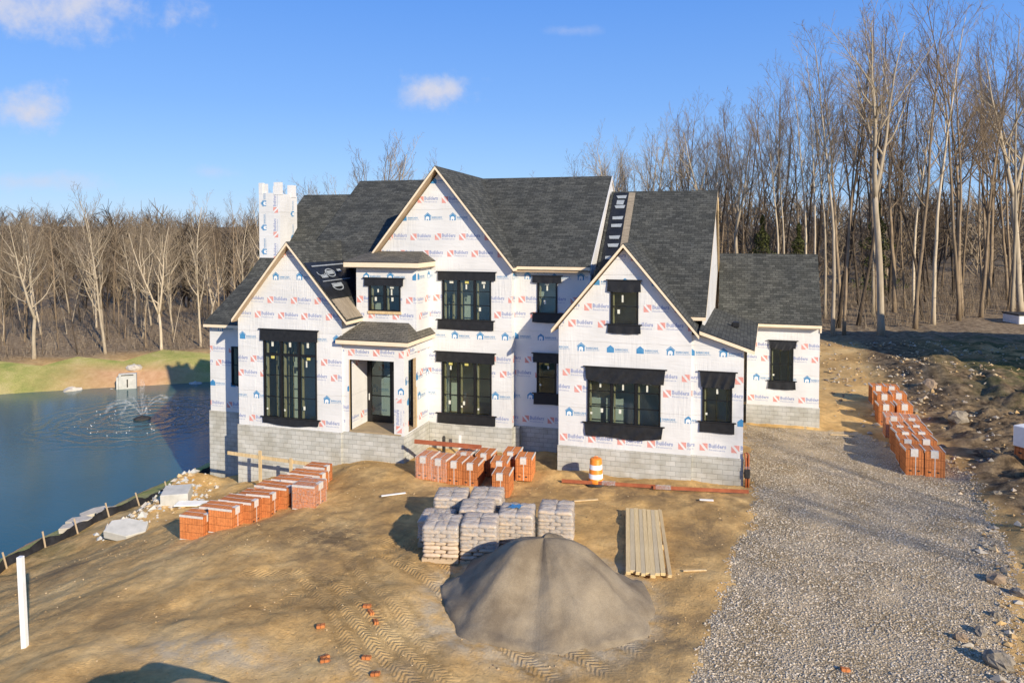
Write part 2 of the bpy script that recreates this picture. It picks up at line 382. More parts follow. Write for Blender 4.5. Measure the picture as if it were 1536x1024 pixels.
def mat_water():
    m, nt, b = nt_new('pond_water_surface'); co = geopos(nt)
    n = noise(nt, .06, 3, .5, co); r = ramp(nt, [(.35, (.025, .095, .115)), (.65, (.06, .135, .135))]); L(nt, n, 0, r, 0); L(nt, r, 0, b, 'Base Color')
    b.inputs['Roughness'].default_value = .12; b.inputs['IOR'].default_value = 1.33; b.inputs['Specular IOR Level'].default_value = .5
    mp = N(nt, 'ShaderNodeMapping'); mp.inputs['Scale'].default_value = (1, 1.8, 1); mp.inputs['Rotation'].default_value = (0, 0, .5); nt.links.new(co, mp.inputs[0])
    w = noise(nt, 2.4, 4, .6, mp.outputs[0], .4); b1 = bump(nt, b, w.outputs[0], .22, .05)
    # rings running out from the fountain
    d = N(nt, 'ShaderNodeVectorMath', operation='DISTANCE'); nt.links.new(co, d.inputs[0]); d.inputs[1].default_value = (-42.2, 15.5, -4.2)
    ms = N(nt, 'ShaderNodeMath', operation='MULTIPLY'); L(nt, d, 'Value', ms, 0); ms.inputs[1].default_value = 5
    wj = noise(nt, .8, 3, .6, co); ad = N(nt, 'ShaderNodeMath', operation='MULTIPLY_ADD'); L(nt, wj, 0, ad, 0); ad.inputs[1].default_value = 14; L(nt, ms, 0, ad, 2)
    sn = N(nt, 'ShaderNodeMath', operation='SINE'); L(nt, ad, 0, sn, 0)
    fo = ramp(nt, [(.0, 1), (.12, .8), (.3, 0)]); dv = N(nt, 'ShaderNodeMath', operation='DIVIDE'); L(nt, d, 'Value', dv, 0); dv.inputs[1].default_value = 30; L(nt, dv, 0, fo, 0)
    mu = N(nt, 'ShaderNodeMath', operation='MULTIPLY'); L(nt, sn, 0, mu, 0); L(nt, fo, 0, mu, 1)
    bump(nt, b, mu.outputs[0], .55, .06, b1)
    return m

def mat_bark(name, c1, c2):
    m, nt, b = nt_new(name); co = objco(nt)
    mp = N(nt, 'ShaderNodeMapping'); mp.inputs['Scale'].default_value = (6, 6, 1.1); nt.links.new(co, mp.inputs[0])
    n = noise(nt, 1, 5, .65, mp.outputs[0]); r = ramp(nt, [(.3, c1), (.7, c2)]); L(nt, n, 0, r, 0)
    oi = N(nt, 'ShaderNodeObjectInfo'); ro = ramp(nt, [(0, .7), (1, 1.2)]); L(nt, oi, 'Random', ro, 0)
    c = mixc(nt, 1, r.outputs[0], ro.outputs[0], 'MULTIPLY'); nt.links.new(c, b.inputs['Base Color'])
    b.inputs['Roughness'].default_value = .9; b.inputs['Specular IOR Level'].default_value = .15
    bump(nt, b, n.outputs[0], .5, .03)
    return m

def mat_plain(name, c, rough=.6, spec=.3, emis=None, metal=0):
    m, nt, b = nt_new(name); b.inputs['Base Color'].default_value = (*c, 1); b.inputs['Roughness'].default_value = rough
    b.inputs['Specular IOR Level'].default_value = spec; b.inputs['Metallic'].default_value = metal
    return m

M = dict(
    wrap=mat_wrap(), block=mat_block(), shingle=mat_shingle('dark_shingles'),
    shingle_brown=mat_shingle('dusty_shingles', (.13, .118, .095), (.19, .172, .138)),
    fascia=mat_noise('tan_fascia', (.74, .60, .42), (.84, .71, .53), 3, .6, .1, 12, .004, stretch=(1, 1, 6), world=True),
    soffit=mat_noise('bare_soffit', (.42, .31, .2), (.52, .4, .27), 3, .8, .1, world=True),
    red=mat_noise('faded_red_print', (.62, .25, .21), (.72, .36, .32), 8, .55, 0, world=True), navy=mat_noise('faded_navy_print', (.22, .26, .44), (.38, .42, .57), 8, .55, 0, world=True),
    blue=mat_noise('blue_print', (.04, .20, .42), (.09, .29, .51), 8, .55, 0, world=True), white=mat_noise('white_print', (.74, .74, .74), (.8, .8, .8), 8, .5, 0, world=True),
    frame=mat_noise('black_window_frame', (.010, .010, .011), (.017, .017, .018), 5, .4, .05),
    flap=mat_noise('black_flashing_membrane', (.013, .013, .014), (.024, .024, .025), 5, .42, .3, 9, .02, world=True),
    jamb=mat_wood('raw_lumber', (.52, .37, .19), (.68, .52, .3), (6, 6, 1.2)),
    glass=mat_glass(), sticker=mat_noise('window_sticker', (.6, .6, .5), (.72, .72, .62), 9, .6, 0, world=True), ysticker=mat_noise('yellow_sticker', (.55, .5, .12), (.62, .56, .2), 9, .6, 0, world=True),
    osb=mat_noise('sheathing_board', (.36, .255, .15), (.5, .38, .23), 9, .8, .1, world=True),
    gyp=mat_noise('interior_board', (.66, .63, .55), (.78, .75, .66), 1.5, .9, .05, world=True),
    floor=mat_noise('subfloor', (.33, .25, .15), (.45, .35, .22), 2, .85, .05, world=True),
    under=mat_noise('black_roof_underlayment', (.010, .011, .013), (.024, .026, .03), 2.5, .3, .5, 5, .03, world=True),
    underprint=mat_noise('grey_underlayment_print', (.26, .29, .31), (.36, .39, .41), 6, .4, .1, world=True),
    brick=mat_brick(), card=mat_noise('white_edge_board', (.55, .51, .46), (.68, .64, .59), 12, .7, .1),
    film=mat_plastic('clear_film', (.7, .68, .66), .08), film2=mat_plastic('milky_film', (.52, .51, .50), .36, .14, 9, .03),
    bag=mat_noise('paper_bag', (.46, .36, .26), (.62, .50, .38), 5, .8, .4, 12, .015),
    pallet=mat_wood('pallet_wood', (.40, .30, .19), (.56, .44, .30), (3, 30, 30)),
    sand=None, dusty=mat_noise('dusty_brown_board', (.20, .165, .12), (.34, .285, .21), 1, .85, .2, 6, .01, stretch=(1.5, 9, 1.5), world=True), lumber=mat_wood('weathered_boards', (.60, .44, .21), (.80, .62, .34), (22, 1.2, 22)), lumber2=mat_wood('fresh_boards', (.52, .38, .19), (.66, .5, .28), (22, 1.2, 22)),
    lumber3=mat_wood('grey_boards', (.50, .40, .24), (.66, .54, .34), (22, 1.2, 22)),
    orange=mat_noise('barrel_orange', (.80, .22, .02), (.90, .29, .04), 5, .45, .05), reflect=mat_noise('barrel_white', (.76, .76, .75), (.85, .85, .84), 6, .4, .03),
    rubber=mat_noise('black_rubber', (.02, .02, .02), (.06, .055, .05), 6, .8, .2), steel=mat_noise('primed_steel', (.27, .075, .035), (.40, .13, .06), 4, .6, .2),
    conc=mat_noise('pale_concrete', (.42, .42, .39), (.56, .55, .51), 2.5, .9, .3, 20, .012, world=True), stone=mat_noise('pale_stone', (.40, .36, .30), (.62, .57, .49), 2, .9, .5, 6, .03),
    rock=mat_noise('field_rock', (.17, .145, .11), (.36, .31, .24), 2.2, .9, .6, 6, .05), rock2=mat_noise('brown_rock', (.21, .15, .10), (.42, .31, .2), 2.2, .9, .6, 6, .05),
    fence=mat_noise('black_silt_fabric', (.012, .012, .014), (.035, .035, .04), 3, .5, .5, 5, .05, world=True),
    pvc=mat_noise('white_painted_post', (.72, .72, .70), (.82, .82, .80), 5, .5, .08), water=mat_water(),
    pale_bark=mat_bark('pale_bark', (.36, .295, .205), (.58, .49, .365)), mid_bark=mat_bark('brown_bark', (.17, .125, .08), (.34, .26, .175)), dark_bark=mat_bark('dark_bark', (.05, .038, .028), (.13, .10, .072)),
    twig=mat_bark('twig_bark', (.15, .112, .075), (.28, .215, .148)), twig_pale=mat_bark('pale_twig_bark', (.24, .19, .13), (.40, .325, .235)),
    needle=mat_noise('olive_needles', (.035, .045, .012), (.10, .105, .03), 2, .8, 0), pipe=mat_noise('orange_conduit', (.40, .11, .04), (.55, .18, .07), 5, .5, .1), 
)
def mat_sand():
    m, nt, b = nt_new('grey_mason_sand'); co = objco(nt)
    n = noise(nt, .9, 5, .6, co); r = ramp(nt, [(.35, (.185, .146, .10)), (.52, (.265, .215, .148)), (.7, (.34, .28, .195))]); L(nt, n, 0, r, 0)
    n2 = noise(nt, 45, 3, .7, co); r2 = ramp(nt, [(.3, .82), (.7, 1.15)]); L(nt, n2, 0, r2, 0)
    c = mixc(nt, 1, r.outputs[0], r2.outputs[0], 'MULTIPLY'); nt.links.new(c, b.inputs['Base Color']); b.inputs['Roughness'].default_value = .95; b.inputs['Specular IOR Level'].default_value = .1
    # run-down streaks: angular noise around the apex
    sp = N(nt, 'ShaderNodeSeparateXYZ'); nt.links.new(co, sp.inputs[0]); at = N(nt, 'ShaderNodeMath', operation='ARCTAN2'); L(nt, sp, 1, at, 0); L(nt, sp, 0, at, 1)
    cb = N(nt, 'ShaderNodeCombineXYZ'); ms = N(nt, 'ShaderNodeMath', operation='MULTIPLY'); L(nt, at, 0, ms, 0); ms.inputs[1].default_value = 22; L(nt, ms, 0, cb, 0); L(nt, sp, 2, cb, 1)
    s = noise(nt, 1, 4, .6, cb.outputs[0], .8); b1 = bump(nt, b, s.outputs[0], .22, .04); g = noise(nt, 14, 6, .75, co); bump(nt, b, g.outputs[0], .6, .03, b1)
    return m
M['sand'] = mat_sand()

# ------------------------------------------------------------------ camera, sun, sky
F_PX, TH, PITCH = 1120.0, math.radians(16.3), math.radians(2.0)
CAM = Vector((0, -30, 10))
cd = bpy.data.cameras.new('camera'); cam = bpy.data.objects.new('camera', cd); COL.objects.link(cam)
cam.location = CAM; cam.rotation_euler = (math.pi/2 - PITCH, 0, TH)
cd.sensor_width = 36; cd.lens = F_PX/1536*36; cd.shift_y = -(512-383)/1536.0; cd.clip_end = 4000; cd.clip_start = .1
scn.camera = cam
SUN = Vector((-1.15, 1.0, -.66)).normalized()
ld = bpy.data.lights.new('sun', 'SUN'); ld.energy = 5.0; ld.angle = math.radians(.55); ld.color = (1, .875, .68)
lo = bpy.data.objects.new('sun', ld); COL.objects.link(lo); lo.rotation_euler = SUN.to_track_quat('-Z', 'Y').to_euler()
w = bpy.data.worlds.new('World'); scn.world = w; w.use_nodes = True
nt = w.node_tree; bg = nt.nodes['Background']
sky = N(nt, 'ShaderNodeTexSky', sky_type='NISHITA', sun_disc=False)
sky.sun_elevation = math.asin(-SUN.z); sky.sun_rotation = math.atan2(-SUN.x, -SUN.y)
sky.air_density = 1.0; sky.dust_density = .25; sky.ozone_density = 3.0; sky.altitude = 200
hs = N(nt, 'ShaderNodeHueSaturation'); hs.inputs['Saturation'].default_value = 1.12; hs.inputs['Hue'].default_value = .507; L(nt, sky, 0, hs, 'Color')
gen = N(nt, 'ShaderNodeTexCoord').outputs['Generated']
sz = N(nt, 'ShaderNodeSeparateXYZ'); nt.links.new(gen, sz.inputs[0])
grad = ramp(nt, [(0, (2.9, 4.5, 6.9)), (.05, (2.2, 3.95, 6.9)), (.16, (1.4, 3.05, 6.7)), (.32, (.75, 2.25, 6.3)), (1, (.35, 1.1, 3.6))])
grad.color_ramp.elements[0].position = 0; L(nt, sz, 2, grad, 0)
smix = N(nt, 'ShaderNodeMix', data_type='RGBA'); smix.inputs[0].default_value = .8; L(nt, hs, 0, smix, 6); L(nt, grad, 0, smix, 7)
def cam_ray(px, py):
    R = Vector((math.cos(TH), math.sin(TH), 0)); F0 = Vector((-math.sin(TH), math.cos(TH), 0)); Z = Vector((0, 0, 1))
    F = F0*math.cos(PITCH) - Z*math.sin(PITCH); U = Z*math.cos(PITCH) + F0*math.sin(PITCH)
    return (F + R*(px-768)/F_PX - U*(py-383)/F_PX)
cn = N(nt, 'ShaderNodeTexNoise'); cn.inputs['Scale'].default_value = 26; cn.inputs['Detail'].default_value = 7; cn.inputs['Roughness'].default_value = .6; nt.links.new(gen, cn.inputs['Vector'])
csum = None
for (px, py, rx, ry, dens) in ((70, 10, 120, 38, 1), (-5, 5, 110, 40, .9), (8, 162, 52, 28, 1), (655, 133, 56, 26, 1.0), (625, 142, 42, 20, .55), (55, 272, 55, 14, .5), (100, 278, 40, 9, .3), (318, 258, 32, 12, .35), (855, 46, 40, 7, .28)):
    c = cam_ray(px, py).normalized(); R = Vector((math.cos(TH), math.sin(TH), 0)); U = R.cross(c).normalized() * -1
    sub = N(nt, 'ShaderNodeVectorMath', operation='SUBTRACT'); nt.links.new(gen, sub.inputs[0]); sub.inputs[1].default_value = c
    d1 = N(nt, 'ShaderNodeVectorMath', operation='DOT_PRODUCT'); L(nt, sub, 0, d1, 0); d1.inputs[1].default_value = R * (F_PX/rx)
    d2 = N(nt, 'ShaderNodeVectorMath', operation='DOT_PRODUCT'); L(nt, sub, 0, d2, 0); d2.inputs[1].default_value = U * (F_PX/ry)
    cb = N(nt, 'ShaderNodeCombineXYZ'); L(nt, d1, 'Value', cb, 0); L(nt, d2, 'Value', cb, 1)
    ln = N(nt, 'ShaderNodeVectorMath', operation='LENGTH'); L(nt, cb, 0, ln, 0)
    a = N(nt, 'ShaderNodeMath', operation='MULTIPLY_ADD'); L(nt, cn, 0, a, 0); a.inputs[1].default_value = 3.2; a.inputs[2].default_value = -.85
    s = N(nt, 'ShaderNodeMath', operation='SUBTRACT'); L(nt, a, 0, s, 0); L(nt, ln, 'Value', s, 1)
    mr = N(nt, 'ShaderNodeMapRange', interpolation_type='SMOOTHSTEP'); L(nt, s, 0, mr, 0); mr.inputs[1].default_value = -.55; mr.inputs[2].default_value = 1.15; mr.inputs[4].default_value = dens
    if csum is None: csum = mr
    else:
        mx = N(nt, 'ShaderNodeMath', operation='MAXIMUM'); L(nt, csum, 0, mx, 0); L(nt, mr, 0, mx, 1); csum = mx
SKY_STR = .118
cmix = N(nt, 'ShaderNodeMix', data_type='RGBA'); L(nt, csum, 0, cmix, 0); L(nt, smix, 2, cmix, 6); cmix.inputs[7].default_value = (4.6, 4.75, 5.6, 1)
L(nt, cmix, 2, bg, 0); bg.inputs[1].default_value = SKY_STR
vs = scn.view_settings; vs.view_transform = 'Standard'; vs.look = 'None'; vs.gamma = 1; vs.exposure = .30
scn.render.engine = 'CYCLES'
scn.cycles.max_bounces = 8; scn.cycles.transparent_max_bounces = 16; scn.cycles.caustics_reflective = False; scn.cycles.caustics_refractive = False

# ------------------------------------------------------------------ terrain
POND_Z = -4.2
def shore_s(x, y):
    """distance beyond the far shore of the pond (positive = land)"""
    return (x+51.6)*-.58 + (y-24.66)*.81 + 1.1*fbm(x, y, 5, 3, .12)
def driveway_edges(y):
    l = np.interp(y, [-24, -20, -13, -10, -7.3, -3.5, -1.2, .9, 2, 9.7], [-2.5, -2, -.75, -.2, 0, .75, 1.35, .8, .6, .9])
    r = np.interp(y, [-24, -10, -5, 1.7, 4, 6, 9.7], [5.2, 6.2, 8.2, 9.0, 9.3, 8.6, 6.2])
    return l, r
def height(x, y, fine=True):
    x = np.asarray(x, float); y = np.asarray(y, float)
    near = np.interp(x, [-40, -34, -30.5, -28.0, -26.8, -24.5, -21.5, -18.2, -16.8, -15, -12], [-7, -6, -4.25, -3.35, -3.1, -2.65, -1.68, -.84, -.48, -.15, 0])
    ry = np.interp(y, [10, 14, 27, 37, 60, 100, 300, 1500], [0, .15, .6, 1.1, 1.8, 3.5, 6, 8]) * sstep(-30, -8, x)
    rx = np.interp(x, [8.6, 10, 12, 15, 20, 40], [0, .35, .75, 1.0, 1.1, 1.3]) * sstep(-30, -6, y) * (1-.6*sstep(12, 40, y))
    base = near + ry + rx
    s = shore_s(x, y)
    far = np.interp(s, [-8, -1.5, 0, 2.2, 4, 6.5, 30, 120, 260, 420, 1500], [-9, -5.2, -4.2, -3.05, -2.45, -2.3, -1.6, -.6, 4, 9.5, 9.5]) + sstep(150, 350, s)*fbm(x, y, 61, 3, .006)*6
    h = np.maximum(base, far)
    # the bare sand mound left of the house
    h = h + 1.15*np.exp(-(((x+24.1)/1.25)**2 + ((y+1.4)/1.5)**2)) + .5*np.exp(-(((x+23.6)/1.3)**2 + ((y+4.2)/1.6)**2))
    # mounds by the middle and beside the left wing
    h = h + .35*np.exp(-(((x+14.3)/1.7)**2 + ((y+2.4)/1.3)**2)) + .22*np.exp(-(((x+6.6)/1.6)**2 + ((y+.6)/.7)**2))
    if fine:
        land = sstep(-31.5, -29.5, x) + (1-sstep(-31.5, -29.5, x))*sstep(-.3, 1.5, s)
        rub = sstep(9.2, 11.5, x + .8*fbm(x, y, 3, 3, .3))*sstep(-34, -6, y)
        l, r = driveway_edges(y)
        drv = sstep(-.3, .5, x-l)*sstep(-.3, .5, r-x)*(y < 9.7)
        big = fbm(x, y, 1, 4, .35)*.22 + fbm(x, y, 2, 5, 1.3)*.09 + fbm(x, y, 14, 3, 5)*.02
        lump = np.abs(fbm(x, y*1.6, 9, 4, .55))
        h = h + land*(big*(1-.75*drv)*(1-rub)*np.clip(1.2-np.hypot(x+8, y+8)/90, .3, 1) + rub*(lump*.9 - .22 + fbm(x, y, 8, 4, 1.5)*.2) * (1-.6*sstep(24, 34, y)))
        # wheel ruts
        u, v, m = tracks(x, y)
        h = h - .055*m
        h = h + drv*(fbm(x, y, 12, 3, .8)*.05)
        keep = sstep(.0, .5, np.maximum(np.maximum(-25-x, x-4.6), np.maximum(.3-y, y-13)))   # level under the house
        h = h*keep + np.minimum(h, .6)*(1-keep)
    return h
TRACKS = [((-12.5, -8.2), (-6.2, -14.6)), ((-9.0, -7.6), (-1.6, -12.6)), ((-12.2, -10.6), (-7.4, -15.6)), ((-10.4, -9.2), (-3.3, -14.1)), ((-9.9, -8.4), (-2.4, -13.6)), ((-11.0, -11.2), (-4.6, -15.9)), ((-10.4, -12.0), (-6, -15.6)), ((-12.6, -6.6), (-9.2, -12.5)), ((-14.8, -11.6), (-8.8, -10.7)), ((-9.2, -5.4), (-11.6, -13.5)), ((-16.0, -9.6), (-9.6, -8.2))]
def tracks(x, y):
    U = np.zeros_like(x); V = np.zeros_like(x); Mk = np.zeros_like(x)
    nz = np.clip(.75 + 1.3*fbm(x, y, 41, 3, .7), 0, 1)
    for k, (a, b) in enumerate(TRACKS):
        d = np.array(b)-np.array(a); ln = np.hypot(*d); d = d/ln
        u = (x-a[0])*d[0] + (y-a[1])*d[1]; v = -(x-a[0])*d[1] + (y-a[1])*d[0] + .12*np.sin(u*.7+k)
        m = (1-sstep(.2, .33, np.abs(v)))*sstep(0, .7, u)*sstep(0, .7, ln-u)*nz*(1 if 2 < k < 7 else .55)
        take = m > Mk
        U = np.where(take, u, U); V = np.where(take, v, V); Mk = np.maximum(Mk, m)
    return U, V, Mk
def gz(x, y): return float(height(np.array([x]), np.array([y]))[0])

def axis(lo, hi, step, outer, growth=1.22):
    a = list(np.arange(lo, hi+1e-6, step)); s = step
    x = hi
    while x < outer[1]: s = min(s*growth, 60); x += s; a.append(x)
    s = step; x = lo; pre = []
    while x > outer[0]: s = min(s*growth, 60); x -= s; pre.append(x)
    return np.array(pre[::-1]+a)
gx = axis(-31, 17, .125, (-1500, 1500)); gy = axis(-19, 13, .125, (-120, 1800), 1.16)
X, Y = np.meshgrid(gx, gy); nx, ny = len(gx), len(gy)
Z = height(X, Y)
far = np.hypot(X, Y) > 120
V = np.stack([X.ravel(), Y.ravel(), Z.ravel()], 1)
i, j = np.meshgrid(np.arange(nx-1), np.arange(ny-1)); k = (j*nx+i).ravel()
Fq = np.stack([k, k+1, k+nx+1, k+nx], 1)
cx = V[Fq].mean(1)[:, 0]; cy = V[Fq].mean(1)[:, 1]; S = shore_s(cx, cy)
l, r = driveway_edges(cy); wob = .55*fbm(cx, cy, 21, 4, 1.1) + .25*fbm(cx, cy, 22, 3, 4)
is_drv = (cx-l+wob > 0) & (r-cx+wob > 0) & (cy < 9.6+wob*.6) & (cy > -19)
is_bank = (((cx < -31) & (S > -2.5) & (S < 6.2+2*fbm(cx, cy, 31, 3, .15)) & (cy < 45)) | ((cx > -31) & (cx < -27.5+.3*wob) & (cy < 13))) & (cy > -60)
cls = np.where(is_drv, 1, np.where(is_bank, 2, 0))
U_, V_, M_ = tracks(X.ravel(), Y.ravel()); xr, yr = X.ravel(), Y.ravel(); Sr = shore_s(xr, yr)
lv, rv = driveway_edges(yr)
def blob(cx, cy, rx, ry): return np.exp(-(((xr-cx)/rx)**2+((yr-cy)/ry)**2))
damp = np.clip(.08 + .9*blob(-9, -4.5, 3.5, 2) + .9*blob(-3, -1.6, 5, 1.2) + .9*blob(-2, -11.5, 2.2, 2.2) + .8*blob(-12, -9.5, 2.5, 2.5) + .5*blob(-16, -14.5, 4, .9) + .5*blob(-13, -8, 1.6, 1.2) + .9*blob(-.8, -4.8, 1.2, 1.6) + .7*blob(-22.5, -9, 2.5, 3) + .7*blob(-8, 1, 4, .9) + .5*blob(-14.5, -3, 2, 1.5), 0, 1)
grey = np.clip(.95*np.exp(-((np.hypot((xr+4.9)/1.0, (yr+10.7)/1.05)-2.85)/.42)**2) + blob(-11.2, -15.4, 1.5, .6) + .85*blob(-3.6, -11.8, 1.6, 1.2) + .5*blob(-6.2, -12.8, 1.6, .6) + .8*blob(-12.4, -15.6, 1.6, .5) + .6*blob(-7.5, -15.4, 1.2, 1), 0, 1)
rubble = sstep(8.9, 10.2, xr + .9*fbm(xr, yr, 3, 3, .3))*sstep(-30, -12, yr)*(1-.8*sstep(17, 30, yr)*sstep(12, 19, xr))
rubble = np.maximum(rubble, sstep(5.2, 6.4, xr)*sstep(5.2, 6.4, xr-(rv-1.0)+.6*fbm(xr, yr, 33, 3, .6))*(yr < 9))
litter = np.maximum(sstep(32, 37, yr+2*fbm(xr, yr, 6, 3, .1))*sstep(-28, -20, xr), sstep(5.5, 7.5, Sr)*(xr < -26))
green = sstep(11, 17, xr)*sstep(9, 17, yr)*(1-sstep(34, 40, yr)) + .6*sstep(-23, -26, xr)*(xr > -30)
wp = (xr-lv)/(np.maximum(rv-lv, .1)); dusty = np.clip(sstep(2, 8, yr) + .55*np.exp(-((wp-.3)/.07)**2) + .55*np.exp(-((wp-.62)/.07)**2) + .5*blob(6.5, -8.5, 1.5, 2) + .5*blob(5, -3, 2.5, 1), 0, 1)
patch = np.exp(-((((xr+51.4)*.81+(yr-24.6)*.58)/5.2)**2)**2)*(1-sstep(3.0, 3.4, Sr+.09*((xr+51.4)*.81+(yr-24.6)*.58)**2 + .4*fbm(xr, yr, 71, 3, .5)))*(xr < -30)
ATT = dict(damp=damp, grey=grey, rubble=np.clip(rubble, 0, 1), litter=np.clip(litter, 0, 1), green=np.clip(green, 0, 1), track_u=U_, track_v=V_, track_m=M_, dusty=dusty, patch=patch)
def sub_mesh(name, sel, mat, attrs):
    f = Fq[sel]; used, inv = np.unique(f, return_inverse=True)
    me = np_mesh(name, V[used], inv.reshape(f.shape), mat)
    for a in attrs: set_attr(me, a, ATT[a][used])
    return link(name, me)
tag(sub_mesh('ground', cls == 0, mat_ground('dirt'), ['damp', 'grey', 'rubble', 'litter', 'green', 'track_u', 'track_v', 'track_m']), kind='structure')
tag(sub_mesh('gravel_driveway', cls == 1, mat_ground('gravel'), ['dusty']), kind='structure')
tag(sub_mesh('grass_bank', cls == 2, mat_ground('grass'), ['patch']), kind='structure')
mb = MB(); mb.poly([(-400, -120, POND_Z), (-28.0, -120, POND_Z), (-28.0, 60, POND_Z), (-400, 60, POND_Z)], 0)
tag(mb.build('pond_water', M['water']), kind='structure')

# loose stones as one mass: octahedra with jitter
def stones(name, xs, ys, size, mats, tone_n, flat=.65, sink=.3):
    n = len(xs); zs = height(xs, ys)
    base = np.array([(1, 0, 0), (0, 1, 0), (-1, 0, 0), (0, -1, 0), (0, 0, 1), (0, 0, -1)], float)
    fc = np.array([(0, 1, 4), (1, 2, 4), (2, 3, 4), (3, 0, 4), (1, 0, 5), (2, 1, 5), (3, 2, 5), (0, 3, 5)])
    v = base[None]*(1+RNG.uniform(-.4, .4, (n, 6, 3))); v += RNG.uniform(-.22, .22, (n, 6, 3))
    v[:, :, 0] *= RNG.uniform(.7, 1.35, n)[:, None]; v[:, :, 2] *= flat
    a = RNG.uniform(0, 6.28, n); c, s = np.cos(a)[:, None], np.sin(a)[:, None]
    x = v[:, :, 0]*c - v[:, :, 1]*s; y = v[:, :, 0]*s + v[:, :, 1]*c
    v = np.stack([x, y, v[:, :, 2]], 2)*size[:, None, None]
    v[:, :, 0] += xs[:, None]; v[:, :, 1] += ys[:, None]; v[:, :, 2] += (zs + size*flat*sink)[:, None]
    f = fc[None] + (np.arange(n)*6)[:, None, None]
    mi = np.repeat(RNG.integers(0, tone_n, n), 8)
    me = np_mesh(name, v.reshape(-1, 3), f.reshape(-1, 3), mats, False, mi)
    return link(name, me)
def scatter(n, x0, x1, y0, y1, keep):
    xs = RNG.uniform(x0, x1, n); ys = RNG.uniform(y0, y1, n); kq = keep(xs, ys); return xs[kq], ys[kq]
def on_drive(x, y):
    l, r = driveway_edges(y); wb = .55*fbm(x, y, 21, 4, 1.1); return (x-l+wb > -.15) & (r-x+wb > -.25) & (y < 9.3+wb*.6)
GT = [mat_noise('gravel_tone_%s' % n, a, b_, 20, .9, 0, world=True) for n, a, b_ in (('pale', (.55, .475, .365), (.69, .60, .47)), ('grey', (.42, .37, .285), (.54, .475, .37)), ('warm', (.46, .375, .265), (.60, .49, .36)), ('dark', (.30, .265, .21), (.40, .355, .285)))]
xs, ys = scatter(42000, -1.5, 9.5, -15, 9.6, lambda x, y: on_drive(x, y) & (RNG.uniform(0, 1, len(x)) < np.interp(y, [-15, -4, 9], [1, .8, .45])))
tag(stones('gravel', xs, ys, RNG.uniform(.013, .038, len(xs)), GT, 4), kind='stuff')
DT = [mat_noise('clod_%s' % n, a, b_, 20, .95, 0, world=True) for n, a, b_ in (('dirt', (.46, .30, .13), (.62, .42, .19)), ('pale', (.54, .40, .22), (.64, .48, .28)), ('dark', (.2, .14, .08), (.3, .21, .12)))]
xs, ys = scatter(9000, -24, 2, -17, 1, lambda x, y: (~on_drive(x, y)) & ((fbm(x, y, 51, 3, .5) + RNG.uniform(-.5, .5, len(x))) > .40))
tag(stones('dirt_clods', xs, ys, RNG.uniform(.01, .034, len(xs)), DT, 3), kind='stuff')
RT = [GT[1], GT[2], GT[3]] + DT
def in_rub(x, y):
    l, r = driveway_edges(y); return (x > r-.7+.8*fbm(x, y, 33, 3, .6))
xs, ys = scatter(9000, 4.5, 22, -14, 34, lambda x, y: in_rub(x, y) & (fbm(x, y, 53, 3, .4)+RNG.uniform(-.4, .4, len(x)) > .0))
tag(stones('rubble', xs, ys, RNG.gamma(2.2, .026, len(xs)).clip(.015, .16), RT, 6), kind='stuff')

# ------------------------------------------------------------------ house
house = empty('house', (0, 0, 0))
tag(house, 'large unfinished house in white house wrap with dark shingled gables on a block foundation', 'house')
ZB = 1.08
WM = [M['wrap'], M['red'], M['navy'], M['blue'], M['white'], M['osb']]

def text_tris(body, width, height, bold=.02):
    cu = bpy.data.curves.new('txt', 'FONT'); cu.body = body; cu.offset = bold; cu.resolution_u = 1
    o = bpy.data.objects.new('txt', cu); COL.objects.link(o)
    bpy.context.view_layer.update()
    me = o.evaluated_get(bpy.context.evaluated_depsgraph_get()).to_mesh(); me.calc_loop_triangles()
    v = [(p.co.x, p.co.y) for p in me.vertices]; t = [[v[i] for i in lt.vertices] for lt in me.loop_triangles]
    x0 = min(p[0] for p in v); x1 = max(p[0] for p in v); y0 = min(p[1] for p in v); y1 = max(p[1] for p in v)
    o.to_mesh_clear(); bpy.data.objects.remove(o); bpy.data.curves.remove(cu)
    return [[((p[0]-x0)/(x1-x0)*width, (p[1]-y0)/(y1-y0)*height) for p in q] for q in t]
def shift(polys, dx, dy, m): return [([(p[0]+dx, p[1]+dy) for p in q], m) for q in polys]
LOGO_RED = [([(0, 0), (.24, 0), (0, .28)], 1), ([(.10, .32), (.33, .05), (.33, .32)], 1), ([(.27, 0), (.33, 0), (.33, .012), (.04, .32), (0, .32), (0, .30)], 4)] \
    + shift(text_tris('Builders', .72, .19, .03), .38, .13, 2) + shift(text_tris('FirstSource', .66, .075, .01), .39, .01, 2)
LOGO_BLUE = [([(0, 0), (.32, 0), (.32, .2), (.16, .33), (0, .2)], 3), ([(-.03, .19), (.16, .345), (.35, .19), (.35, .23), (.16, .39), (-.03, .23)], 3),
    ([(.05, 0), (.11, 0), (.12, .06), (.17, .06), (.18, 0), (.23, 0), (.255, .1), (.235, .17), (.17, .2), (.09, .185), (.055, .13)], 4)] \
    + shift(text_tris('BARRICADE', .54, .09, .02), .38, .1, 3) + shift(text_tris('BUILDING PRODUCTS', .6, .045, .005), .38, .03, 3)

